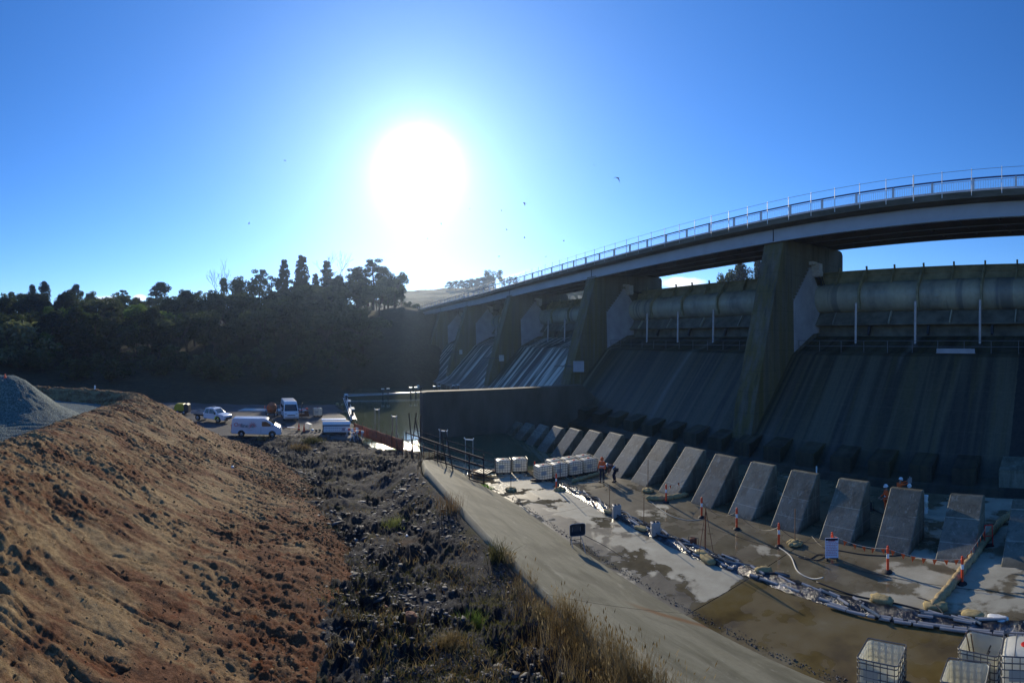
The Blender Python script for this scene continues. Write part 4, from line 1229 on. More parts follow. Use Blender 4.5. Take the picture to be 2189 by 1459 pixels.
# ---- intermediate bulk containers
ib = NM('tank_plastic')
c = ib.ramp(ib.noise(1.4, 4), [(.3, (.78, .77, .66)), (.6, (.88, .87, .78)), (.85, (.92, .91, .84))])
ib.set(c, .35, 0, .5)
ib.b.inputs['Subsurface Weight'].default_value = .0
# a little light passes through the plastic
tr_ = ib.n('ShaderNodeBsdfTranslucent'); ib.L(c, tr_.inputs['Color'])
mx_ = ib.n('ShaderNodeMixShader'); mx_.inputs[0].default_value = .5
ib.L(ib.b.outputs[0], mx_.inputs[1]); ib.L(tr_.outputs[0], mx_.inputs[2]); ib.L(mx_.outputs[0], ib.out.inputs['Surface'])
ibc_m = ib.m
def rrect(w, d, r, n=4):
    pts = []
    for cx_, cy_, a0 in ((w / 2 - r, d / 2 - r, 0), (-w / 2 + r, d / 2 - r, 90), (-w / 2 + r, -d / 2 + r, 180), (w / 2 - r, -d / 2 + r, 270)):
        for k in range(n + 1):
            a_ = R(a0 + 90 * k / n); pts.append((cx_ + r * math.cos(a_), cy_ + r * math.sin(a_)))
    return pts
def loft(mb, rings, close_top=True, close_bot=True):
    n = len(rings[0]); vs = [p for r_ in rings for p in r_]; fs = []
    for i in range(len(rings) - 1):
        for k in range(n):
            a_, b_ = i * n + k, i * n + (k + 1) % n
            fs.append((a_, b_, b_ + n, a_ + n))
    if close_bot: fs.append(tuple(range(n - 1, -1, -1)))
    if close_top: fs.append(tuple(range((len(rings) - 1) * n, len(rings) * n)))
    mb.add(vs, fs)
IBC = {}
def ibc_meshes(cut):
    if cut in IBC: return IBC[cut]
    W, D = 1.16, .96
    mb = MB()
    if not cut:
        rings = []
        for z, s_, rr in ((.16, .94, .10), (.2, 1, .12), (.5, .995, .12), (.53, .98, .12), (.56, .995, .12), (.98, 1, .12), (1.05, .97, .14), (1.09, .86, .16), (1.10, .30, .05)):
            rings.append([(x, y, z + (.02 * math.cos(x * 5) if z > 1.04 else 0)) for x, y in rrect(W * s_, D * s_, rr)])
        loft(mb, rings)
    else:
        rings = []
        for z, s_ in ((.16, .94), (.2, 1), (.5, .995), (.53, .98), (.56, .995), (1.0, 1.0), (1.0, .975), (.56, .97), (.2, .97), (.19, .9)):
            rings.append([(x, y, z) for x, y in rrect(W * s_, D * s_, .12)])
        loft(mb, rings)
    body = mb.build('tank_body', ibc_m, smooth='auto')
    mb = MB(); w, d = 1.2, 1.0
    zs = [.16, .36, .56, .76, .93, 1.10 if not cut else 1.03]
    for z in zs:
        pts = [(x, y, z) for x, y in rrect(w, d, .07, 3)]
        mb.tube(pts + [pts[0]], .014 if z < zs[-1] else .018, 5, cap=False)
    for k in range(6):
        x = -w / 2 + .09 + (w - .18) * k / 5
        for y in (-d / 2, d / 2): mb.tube([(x, y, .12), (x, y, zs[-1])], .012, 4)
    for k in range(5):
        y = -d / 2 + .09 + (d - .18) * k / 4
        for x in (-w / 2, w / 2): mb.tube([(x, y, .12), (x, y, zs[-1])], .012, 4)
    if not cut:
        for x in (-.25, .25): mb.tube([(x, -d / 2, 1.10), (x, d / 2, 1.10)], .014, 4)
    cage = mb.build('cage', M('cage_steel', (.13, .135, .14), .5, .5, .1, 5))
    mb = MB()
    for x in (-.5, 0, .5): mb.box((x, 0, .06), (.14, 1.0, .12))
    for y in (-.42, 0, .42): mb.box((0, y, .13), (1.2, .12, .025))
    pal = mb.build('pallet', black_rub)
    parts = [body, cage, pal]
    if not cut:
        mb = MB(); mb.lathe([(.11, 0), (.11, .035), (.09, .045)], (0, 0, 1.10), 14); parts.append(mb.build('cap', red_m))
    mb = MB(); mb.box((-.18, -.506, .62), (.42, .006, .30)); parts.append(mb.build('label_plate', M('label_grey', (.42, .44, .42), .4, .3, .05)))
    IBC[cut] = [(o.name.split('.')[0], o.data) for o in parts]
    for o in parts: bpy.data.objects.remove(o)
    return IBC[cut]
def tank(loc, rz, cut, label, group='caged plastic tanks'):
    t = thing('cut_open_tank' if cut else 'caged_tank', label, 'tank', loc, rz, group)
    for nm, me in ibc_meshes(cut):
        o = bpy.data.objects.new(nm, me); COL.objects.link(o); o.parent = t
    return t
tank((-5.42, 13.02, -10), R(5), True, 'cut open white tank in a steel cage, standing alone at the bottom edge', None)
tank((-2.95, 12.95, -10.03), R(2), True, 'cut open white tank at the bottom right corner, in front of the stacked full one')
tank((-2.75, 14.25, -10), R(-6), True, 'cut open white tank with sticks in it, behind the others at the lower right')
mb = MB()
for k in range(5):
    for x in (-.5, 0, .5): mb.box((-1.35 + x, 13.0, -9.94 + .15 * k), (.12, .98, .09))
    for y in (-.4, 0, .4): mb.box((-1.35, 13.0 + y, -9.885 + .15 * k), (1.15, .14, .03))
o = mb.build('pallet_stack', timber); tag(o, 'stack of timber pallets under the full tank at the lower right', 'pallets')
tank((-1.35, 13.0, -9.235), R(3), False, 'full white tank with red cap on a pallet stack at the lower right edge')
for q, (dx, dy, lx, ly, m_) in enumerate(((0, 0, -.55, .1, timber), (.08, .05, -.38, .02, timber), (.15, -.05, .9, -.3, dsteel), (.22, .02, .7, -.1, dsteel))):
    mb = MB(); b = Vector((-3.0 + dx, 14.15 + dy, -9.7)); mb.tube([b, b + Vector((lx * .45, ly, .98 if q < 2 else .80))], .022, 5)
    o = mb.build('stick', m_)
    tag(o, ['brown stick leaning out of the cut open tank, left one', 'brown stick leaning out of the cut open tank, right one', 'dark rod across the cut open tank, upper one', 'dark rod across the cut open tank, lower one'][q], 'stick', 'sticks in the cut open tank')
# two tanks at the pool edge
for i, (px, py, lab) in enumerate(((1075, 1011, 'pale caged tank nearest the pool edge, left of the pair'), (1110, 1008, 'pale caged tank, right of the pair by the pool edge'))):
    p = fl(px, py); tank((p.x, p.y, p.z), -th(px) + R(8), False, lab)
# the block of tanks behind the bollard
gl = ['first', 'second', 'third', 'fourth']
for i in range(4):
    x, y = -32.0, 16.9 + 1.32 * i
    tank((x, y, fz(x)), R(88), False, gl[i] + ' tank from the left in the front row of the large tank group', 'tanks in the large group')
for i in range(3):
    x, y = -33.4, 18.6 + 1.34 * i
    tank((x, y, fz(x)), R(91), False, gl[i] + ' tank from the left in the rear row of the large tank group', 'tanks in the large group')

# ---- bollards
def bollard_proto():
    t = thing('bollard', 'x', 'bollard')
    mb = MB(); mb.lathe([(.20, 0), (.20, .03), (.17, .06), (.07, .10), (.06, .12)], n=14); mb.build('base', black_rub, t, smooth='auto')
    mb = MB(); mb.lathe([(.055, .09), (.058, .98), (.062, 1.0), (.062, 1.03), (.04, 1.06), (.045, 1.08), (.045, 1.13), (.02, 1.15)], n=12); mb.build('post', orange_pl, t, smooth='auto')
    mb = MB(); mb.lathe([(.0605, .62), (.0605, .82)], n=14); mb.build('reflective_band', stainless, t, smooth='auto')
    return t
bp = bollard_proto()
bol = [((1143, 1018), 'orange bollard standing against the left end of the large tank group'), ((1189, 1048), 'orange bollard beside the brown pole, with its bright reflection in the wet floor'), ((1424, 1074), 'orange bollard at the sandbag sausage left of the wide joint'),
       ((1500, 1106), 'orange bollard left of the rusty tripod pole'), ((1575, 1131), 'orange bollard right of the rusty tripod pole'), ((1665, 1168), 'orange bollard by the tan sandbag ring and long pale hose'),
       ((1779, 1190), 'orange bollard half hidden behind the white warning board'), ((1898, 1223), 'orange bollard right of the white warning board, in front of the bunting'), ((2057, 1248), 'orange bollard in front of the long hessian sausage'), ]
for i, ((px, py), lab) in enumerate(bol):
    p = fl(px, py)
    if i == 0: bp.location = p; bp['label'] = lab; bp['group'] = 'orange bollards on the basin floor'
    else: dup(bp, None, p, i * .7, lab, group='orange bollards on the basin floor')
p = fl(2113, 1166)
t = thing('barrier_stand', 'red folding stand beside the upper end of the hessian sausage', 'stand', p, .4)
mb = MB()
for x in (-.2, .2): mb.tube([(x, -.1, 0), (x * .9, 0, 1.0)], .025, 5)
mb.tube([(-.2, 0, 1.0), (.2, 0, 1.0)], .025, 5); mb.tube([(-.2, -.05, .5), (.2, -.05, .5)], .02, 5); mb.build('frame', red_m, t)
mb = MB(); mb.box((0, 0, .02), (.5, .35, .04)); mb.build('foot', black_rub, t)
# warning board
p = fl(1778, 1198)
t = thing('warning_board', 'white warning board with a dark heading and small red print on the basin floor', 'sign', p, -th(1778) + .05)
mb = MB(); mb.box((0, 0, .58), (.60, .03, .90)); mb.build('panel', M('board_white', (.62, .64, .74), .4, 0, .04), t)
mb = MB(); mb.box((0, -.018, .97), (.56, .004, .10)); mb.build('heading', navy, t)
mb = MB()
rgp = random.Random(3)
for k in range(9):
    x = -.25
    while x < .2:
        w = rgp.uniform(.04, .12); mb.box((x + w / 2, -.018, .86 - k * .075), (w, .004, .022)); x += w + .02
    if k == 0: mb.box((0, -.018, .905), (.3, .004, .03))
mb.build('print', M('sign_print', (.45, .10, .14), .5), t)
mb = MB()
for x in (-.22, .22): mb.box((x, .10, .06), (.05, .34, .12))
mb.build('foot', black_rub, t)

# ---- bunting
def bunting(pts, nfl, label):
    t = thing('bunting', label, 'bunting', (0, 0, 0), 0, 'orange flag lines')
    P = []
    for i in range(len(pts) - 1):
        a_, b_ = Vector(pts[i]), Vector(pts[i + 1])
        for k in range(8):
            f = k / 8; P.append(a_.lerp(b_, f) - Vector((0, 0, .16 * 4 * f * (1 - f))))
    P.append(Vector(pts[-1]))
    mb = MB(); mb.tube(P, .008, 4); mb.build('cord', rope_m, t)
    L = sum((P[i + 1] - P[i]).length for i in range(len(P) - 1)); d = L / nfl; acc = d / 2; s_ = 0
    for i in range(len(P) - 1):
        seg = (P[i + 1] - P[i]); l = seg.length
        while acc < s_ + l:
            q = P[i] + seg * ((acc - s_) / l); u = seg.normalized()
            mb = MB(); w_ = rg.uniform(-.05, .05)
            mb.add([q - u * .11, q + u * .11, q + Vector((w_, w_ * .6, -.24)), q - u * .11 + Vector((0, .006, 0)), q + u * .11 + Vector((0, .006, 0)), q + Vector((w_, w_ * .6 + .006, -.24))], [(0, 1, 2), (5, 4, 3), (0, 3, 4, 1), (1, 4, 5, 2), (2, 5, 3, 0)])
            mb.build('flag', hiv_o, t); acc += d
        s_ += l
def btop(i, h=1.02): 
    p = fl(*bol[i][0]); return p + Vector((0, 0, h))
bunting([btop(6), btop(7)], 6, 'orange flag line between the warning board and the next bollard')
bunting([btop(7), btop(8)], 7, 'orange flag line between the two rightmost bollards')
bunting([btop(2), fl(1490, 1040) + Vector((0, 0, 1.0))], 4, 'orange flag line rising behind the bollard at the sandbag sausage')
bunting([btop(8), fl(2110, 1166) + Vector((0, 0, 1.0))], 8, 'orange flag line from the rightmost bollard back to the red stand')
# cords without flags along the bollards
for k, (i, j) in enumerate(((3, 4), (4, 5), (5, 6))):
    a_, b_ = btop(i, .95), btop(j, .95)
    mb = MB(); mb.tube([a_.lerp(b_, f / 10) - Vector((0, 0, .5 * 4 * f / 10 * (1 - f / 10))) for f in range(11)], .012, 4)
    o = mb.build('cord', hose_m); tag(o, ['slack cord between the two bollards by the rusty tripod', 'slack cord right of the rusty tripod, under the blocks', 'slack cord from the sandbag ring to the warning board'][k], 'cord', 'slack cords between bollards')

# ---- pipe and sheet coffer line across the floor
rgl = random.Random(12)
t = thing('sheet_bund', 'long low bund of black plastic sheet and grey weights across the basin floor', 'bund')
P = [(-29.6, 17.1), (-28.2, 16.95), (-25, 16.75), (-22.5, 16.6), (-19, 16.55), (-15.7, 16.5), (-12.1, 16.65), (-9.5, 16.6), (-7.6, 16.55), (-4.9, 16.75), (-1.8, 16.85), (4, 16.9)]
xs_ = np.arange(-29.4, 4, .10)
yc = np.interp(xs_, [p[0] for p in P], [p[1] for p in P])
nv_ = 9
Xq = np.repeat(xs_[:, None], nv_, 1)
V_ = np.linspace(-1, 1, nv_)[None, :]
Yq = yc[:, None] + V_ * (.46 + .16 * (fbm(xs_ * .9, xs_ * 0, 3, 71)[:, None] - .5)) 
Zq = np.vectorize(fz)(Xq) + .02 + (1 - V_ ** 2) * .16 * (.6 + 1.1 * fbm(Xq * 2.2, Yq * 3, 3, 73)) + (fbm(Xq * 6, Yq * 6, 3, 75) - .5) * .10
m_ = NM('crumpled_sheet')
cc = m_.ramp(m_.noise(1.3, 4, m_.vec(world=True)), [(.45, (.008, .009, .011)), (.55, (.02, .025, .03)), (.62, (.08, .10, .115)), (.75, (.17, .20, .21))])
m_.bump(m_.noise(9, 5, m_.vec(world=True), .6, 1.5), .9, .05); sheet_m = m_.set(cc, .22, 0, .6)
o = grid_mesh('sheet', Xq, Yq, Zq, sheet_m); o.parent = t
def yl(x): return float(np.interp(x, [p[0] for p in P], [p[1] for p in P]))
k = 0; x = -16.6
while x < 3:
    L = rgl.uniform(.28, .95); 
    for row in range(2 if x > -9 else 1):
        yy = yl(x) - .42 - .13 * row if x > -9 else yl(x) - .33 + rgl.uniform(-.05, .05)
        if rgl.random() < .15: continue
        y2 = yl(x + L) - (.42 + .13 * row if x > -9 else .33)
        xo = rgl.uniform(-.12, .12)
        mb = MB(); mb.tube([(x + xo, yy, -9.90), (x + L * .93 + xo, y2, -9.90)], .058, 8); mb.build('pipe', pipe_m, t); k += 1
    x += L + rgl.uniform(0, .08)
for i in range(44):
    x = rgl.uniform(-28, -1) if i < 32 else rgl.uniform(-5.5, 0); L = rgl.uniform(.4, 1.1); an = rgl.uniform(-.5, .25)
    yy = yl(x) + rgl.uniform(-.2, .25)
    mb = MB(); mb.tube([(x, yy, fz(x) + .22), (x + L * math.cos(an), yy + L * math.sin(an), fz(x) + .2)], .050, 7); mb.build('loose_pipe', pipe_m if i % 3 else bluegrey, t)
# crumpled hose loops on the left half
mb = MB()
for q in range(5):
    ph = rgl.uniform(0, 6); pts = []
    for x in np.arange(-29.2, -15 + q, .25):
        pts.append((x, yl(x) + .22 * math.sin(x * (1.1 + .3 * q) + ph) + .05 * q - .1, fz(x) + .19 + .05 * math.sin(x * 2.3 + ph)))
    mb = MB(); mb.tube(pts, .045, 6); mb.build('hose_run', bluegrey if q % 2 else hose_m, t)

# sandbag sausages and bags
def sausage(name, pts, r, label, cat, mat, group=None, n=14, seed=0):
    rgq = random.Random(seed); pts = [Vector(p) for p in pts]; PP = []
    L = len(pts) - 1
    for k in range(n * 4 + 1):
        f = k / (n * 4) * L; i = min(int(f), L - 1); PP.append(pts[i].lerp(pts[i + 1], f - i))
    off = [rgq.uniform(-.12, .12) for _ in PP]
    def rad(i): 
        s_ = abs(math.sin(math.pi * i / 4)); e = min(1, .35 + i * .35, .35 + (len(PP) - 1 - i) * .35)
        return r * (.72 + .30 * s_ ** .5 + off[i] * .5) * e
    mb = MB(); PP = [p + Vector((off[i] * r, off[-i - 1] * r, r * .80)) for i, p in enumerate(PP)]; mb.tube(PP, rad, 10)
    o = mb.build(name, mat, None, smooth=True); return tag(o, label, cat, group)
sausage('hessian_sausage', [fl(1990, 1308), fl(2030, 1262), fl(2065, 1215), fl(2100, 1170), fl(2140, 1118), fl(2175, 1092)], .19, 'long tan hessian sausage lying across the joint at the right', 'hessian sausage', hessian, None, 16, 3)
sausage('sandbag_row', [fl(1380, 1068), fl(1420, 1069), fl(1472, 1060)], .16, 'short curved row of sandbags left of the wide joint', 'sandbags', bag_m, None, 6, 5)
sausage('sandbag_row', [fl(1222, 1032), fl(1250, 1024), fl(1290, 1012)], .15, 'row of sandbags running from the bund to the standing workers', 'sandbags', bag_m, None, 7, 8)
def bag(px, py, d, rot, label, seed, mat=bag_m, dz=.12, name='sandbag', cat='sandbag'):
    p = fl(px, py) + Vector((0, 0, dz)); mb = MB()
    mb.blob((0, 0, 0), d, seed, .14, 16, 9, None, .7); o = mb.build(name, mat, None, smooth=True, loc=p); o.rotation_euler = (0, 0, rot)
    return tag(o, label, cat, 'single sandbags on the floor')
bag(1885, 1288, (.95, .42, .30), -.1, 'tan sandbag on the black sheet bund, left of the hessian sausage', 1)
bag(2000, 1302, (.9, .5, .30), 0.1, 'tan sandbag at the lower end of the hessian sausage', 2)
bag(2080, 1322, (.8, .45, .28), -.2, 'tan sandbag on the bund just right of the hessian sausage', 3)
bag(2132, 1330, (.80, .40, .20), -.1, 'white crumpled bag on the bund at the right edge', 4, white_pl)
bag(1632, 1228, (.75, .35, .42), .8, 'tan bag propped on the bund where the black sheet begins', 5)
bag(1512, 1200, (1.0, .45, .24), -.3, 'flat sandbag at the foot of the rusty tripod, lower one', 6)
bag(1500, 1189, (.7, .4, .30), .2, 'sandbag at the foot of the rusty tripod, upper one', 7)
bag(1303, 1097, (.75, .5, .2), .3, 'yellowish sandbag at the pole left of the first grey box', 8, yel_m if False else bag_m)
bag(1372, 1133, (.9, .5, .2), .1, 'yellowish sandbag between the two grey boxes', 9)
bag(1146, 1030, (.9, .4, .16), 1.0, 'dark wet bag on the glaring floor below the large tank group', 10, black_rub)

# poles with weighted feet
def pole(px, py, h, label, mat, coil=True, r_=.022, tripod=False):
    p = fl(px, py); t = thing('marker_pole', label, 'pole', p, 0, 'poles with weighted feet')
    mb = MB(); mb.tube([(0, 0, 0), (.02, 0, h)], r_, 6); mb.build('pole', mat, t)
    if tripod:
        for k in range(3):
            a_ = k * 2.1 + .4; mb = MB(); mb.tube([(.02, 0, h * .97), (.42 * math.cos(a_), .42 * math.sin(a_), 0)], .015, 5); mb.build('leg', mat, t)
    if coil:
        mb = MB()
        for k in range(7):
            a_ = k * .9; mb.blob((.26 * math.cos(a_), .26 * math.sin(a_), .09), (.36, .30, .19), k + px, .12, 8, 6)
        mb.blob((0, 0, .16), (.4, .4, .16), px, .12, 8, 6)
        mb.build('weight_bag', bag_m if py > 1047 or px > 1300 else black_rub, t, smooth=True)
    return t
pole(1092, 1048, 2.25, 'thin dark pole with a bagged foot in front of the pair of tanks', dsteel)
pole(1197, 1048, 1.9, 'thin brown pole beside the bollard near the bund', rust)
pole(1303, 1094, 1.6, 'short ochre pole left of the first grey box', timber, False)
pole(1376, 1130, 1.7, 'ochre pole between the two grey boxes', timber, False)
pole(1385, 1050, 2.1, 'pale pole with a ring of bags in front of the ninth block', timber)
pole(1508, 1186, 2.2, 'rusty tripod pole standing on the bund', rust, False, .025, True)
pole(1699, 1164, 1.75, 'ochre pole rising from a ring of sandbags', timber)
p = fl(1746, 1062) ; 
pole(1745, 1060, 1.9, 'white pipe standing upright behind the blocks', white_pl, False, .05)
# grey boxes
for (px, py, lab) in ((1318, 1106, 'first grey box on the bund, above the wheelbarrow'), (1401, 1146, 'second grey box on the bund, right of the first')):
    p = fl(px, py); t = thing('grey_box', lab, 'box', p, -th(px) + .25, 'grey boxes on the bund')
    mb = MB(); mb.box((0, 0, .36), (.46, .34, .72)); o = mb.build('body', pipe_m, t); b = o.modifiers.new('b', 'BEVEL'); b.width = .02; b.segments = 2
    mb = MB(); mb.box((-.08, 0, .75), (.12, .12, .06)); mb.box((.10, .03, .74), (.14, .16, .05)); mb.build('lid_fitting', dsteel, t)
    mb = MB(); mb.box((0, -.173, .40), (.36, .008, .5)); mb.build('door_panel', galv, t)
# small pump
for (px, py, lab) in ((1482, 1168, 'dark red pump at the bund left of the rusty tripod'), (1858, 1090, 'small machine with hose between two blocks near the workers')):
    p = fl(px, py); t = thing('pump', lab, 'pump', p, .4, 'small pumps')
    mb = MB(); mb.lathe([(.17, 0), (.17, .34), (.12, .38)], (0, 0, .05), 12); mb.build('motor', rust if px < 1500 else dsteel, t, smooth='auto')
    mb = MB(); mb.tube([(-.3, -.15, .03), (.3, -.15, .03)], .02, 5); mb.tube([(-.3, .15, .03), (.3, .15, .03)], .02, 5); mb.tube([(-.25, 0, .03), (-.25, 0, .45), (.25, 0, .45), (.25, 0, .03)], .018, 5); mb.build('frame', dsteel, t)
# buckets behind the blocks
p = fl(1978, 1096)
for k in range(3):
    mb = MB(); mb.lathe([(.14, 0), (.17, .3), (.185, .3), (.185, .33), (.15, .33), (.15, .05)], n=14)
    o = mb.build('bucket', white_pl if k != 1 else ibc_m, None, smooth='auto', loc=p + Vector((.0, 0, k * .34)))
    tag(o, ['lowest bucket of the stack right of the workers', 'middle translucent bucket of the stack right of the workers', 'top white bucket of the stack right of the workers'][k], 'bucket', 'buckets stacked between two blocks')

# hoses
def hose(pts, r_, mat, label, name='hose', closed=False):
    Q = [fl(*q[:2]) + Vector((0, 0, (q[2] if len(q) > 2 else 0) + r_)) for q in pts]; PP = []
    for i in range(len(Q) - 1):
        p0, p1, p2, p3 = Q[max(i - 1, 0)], Q[i], Q[i + 1], Q[min(i + 2, len(Q) - 1)]
        for k in range(6):
            f = k / 6
            PP.append(.5 * ((2 * p1) + (p2 - p0) * f + (2 * p0 - 5 * p1 + 4 * p2 - p3) * f * f + (-p0 + 3 * p1 - 3 * p2 + p3) * f ** 3))
    PP.append(Q[-1]); mb = MB(); mb.tube(PP, r_, 6); o = mb.build(name, mat, None, smooth=True)
    return tag(o, label, 'hose')
hose([(1664, 1170), (1690, 1190), (1705, 1222), (1735, 1238), (1760, 1246, .2)], .03, rope_m, 'pale hose running from the bollard down to the bund')
hose([(1735, 1146), (1760, 1170), (1800, 1178), (1850, 1186), (1910, 1188), (1940, 1182)], .022, hose_m, 'black hose in front of the blocks behind the warning board')
hose([(1745, 1250, .1), (1820, 1272), (1900, 1288), (1960, 1302), (2040, 1326), (2189, 1368)], .03, hose_m, 'black hose along the back of the bund at the right')
hose([(1960, 1288, .2), (2000, 1306, .22), (2040, 1340), (2090, 1356), (2150, 1368), (2189, 1374)], .022, hose_m, 'thin black hose leaving the bund toward the right edge')
hose([(1385, 1068), (1430, 1100), (1470, 1112), (1500, 1110)], .015, rope_m, 'pale cord curving on the floor in front of the sandbag row')
hose([(1290, 1028), (1240, 1032), (1215, 1024), (1180, 1010, .9)], .018, rope_m, 'thin pale hose from the workers to the tanks')
hose([(1860, 1084), (1880, 1096), (1905, 1104), (1950, 1108)], .03, hose_m, 'black hose on the floor behind the blocks by the workers')
hose([(2010, 1130), (2050, 1140), (2080, 1128), (2120, 1122), (2189, 1118)], .03, hose_m, 'black hose behind the last blocks at the right')
hose([(1705, 1190), (1728, 1196), (1748, 1186), (1765, 1188), (1745, 1198), (1720, 1190)], .018, dsteel, 'tangled rope left of the warning board', 'rope')
hose([(1245, 1142), (1290, 1165), (1330, 1190)], .012, hose_m, 'thin cord on the dry floor right of the wheelbarrow', 'cord')

# timber and pallet by the pool edge
p = fl(1045, 1007)
for k, (a_, lab) in enumerate(((0, 'long timber beam lying left of the pair of tanks, upper one'), (-.35, 'timber beam lying left of the pair of tanks, lower one'))):
    mb = MB(); mb.box((0, 0, .1), (2.6 - k * .6, .16, .18)); o = mb.build('timber_beam', timber if k == 0 else rust, None, loc=(p.x + .5 - .5 * k, p.y - .2 + a_, p.z)); o.rotation_euler = (0, 0, R(70)); tag(o, lab, 'timber beam', 'timber beams by the pool')
p = fl(1022, 1018)
for k in range(3):
    mb = MB()
    for j in range(5): mb.box((-.5 + .25 * j, 0, .12), (.12, 1.1, .025))
    for j in (-.45, .45): mb.box((0, j, .06), (1.15, .10, .10))
    o = mb.build('pallet', dsteel if k else timber, None, loc=(p.x + .1 * k, p.y + .25 * k - .1, p.z + .15 * k)); o.rotation_euler = (0, 0, .3 + .2 * k); tag(o, ['bottom pallet of the small pile at the end of the apron', 'middle pallet of the small pile at the end of the apron', 'top pallet of the small pile at the end of the apron'][k], 'pallet', 'pallets at the end of the apron')

# ---- wheelbarrow, tipped so that its tray faces the camera
p = fl(1232, 1178)
wb = thing('wheelbarrow', 'wheelbarrow standing on end beside the apron with its dark tray toward the camera', 'wheelbarrow', p + Vector((-.1, .1, .0)), -th(1232) + .25)
tray = MB()
def wring(s_, d_, z0): return [(x * s_, d_, z0 + y * s_) for x, y in rrect(.62, .78, .12)]
rings = [[(x, -.10, 1.00 + y * .62) for x, y in rrect(.74, .92, .14)], [(x, -.11, 1.00 + y * .62) for x, y in rrect(.70, .88, .14)], [(x, .14, .98 + y * .5) for x, y in rrect(.46, .62, .12)]]
loft(tray, rings, True, False); 
rings = [[(x, -.10, 1.00 + y * .62) for x, y in rrect(.74, .92, .14)], [(x, .165, .98 + y * .5) for x, y in rrect(.50, .66, .12)]]
loft(tray, rings, True, False)
o = tray.build('tray', M('barrow_tray', (.045, .055, .07), .45, .3, .2, 5), wb, smooth='auto')
mb = MB(); pts = [(x, -.105, 1.00 + y * .62) for x, y in rrect(.75, .93, .14)]; mb.tube(pts + [pts[0]], .014, 5); mb.build('rim', galv, wb)
for x in (-1, 1):
    mb = MB(); mb.tube([(x * .20, .12, 1.05), (x * .20, .16, .6), (x * .27, .05, .45), (x * .27, -.55, .03)], .017, 6); mb.build('handle', galv, wb)
    mb = MB(); mb.tube([(x * .22, .15, .75), (x * .26, .30, .35), (x * .24, .25, .02)], .015, 6); mb.build('leg', dsteel, wb)
mb = MB(); mb.tube([(-.26, .2, .42), (.26, .2, .42)], .014, 5); mb.tube([(-.25, .28, .2), (.25, .28, .2)], .014, 5); mb.build('cross_bar', dsteel, wb)
mb = MB(); mb.lathe([(.10, -.04), (.19, -.045), (.20, 0), (.19, .045), (.10, .04)], (0, .34, .95), 16, Matrix.Rotation(R(90), 3, 'Y')); mb.build('wheel', tyre, wb, smooth='auto')

# ---- people
def skin_mesh(name, chains, mat, parent, sub=1):
    """one connected skinned surface: chains of (point, radius) hanging off earlier points by index name"""
    pts, rads, edges, idx = [], [], [], {}
    for ch in chains:
        prev = None
        for it in ch:
            if isinstance(it, str): prev = idx[it]; continue
            nm, co, r_ = it
            pts.append(co); rads.append(r_); i = len(pts) - 1
            if nm: idx[nm] = i
            if prev is not None: edges.append((prev, i))
            prev = i
    me = bpy.data.meshes.new(name); me.from_pydata([tuple(p) for p in pts], edges, []); me.materials.append(mat)
    o = bpy.data.objects.new(name, me); COL.objects.link(o); o.parent = parent
    sk = o.modifiers.new('skin', 'SKIN'); sk.use_smooth_shade = True
    if not me.skin_vertices: me.attributes
    for i, r_ in enumerate(rads):
        v = me.skin_vertices[0].data[i]; rr = r_ if isinstance(r_, tuple) else (r_, r_); v.radius = rr
    me.skin_vertices[0].data[0].use_root = True
    ss = o.modifiers.new('sub', 'SUBSURF'); ss.levels = sub; ss.render_levels = sub
    return o
def ensure_skin(o): pass
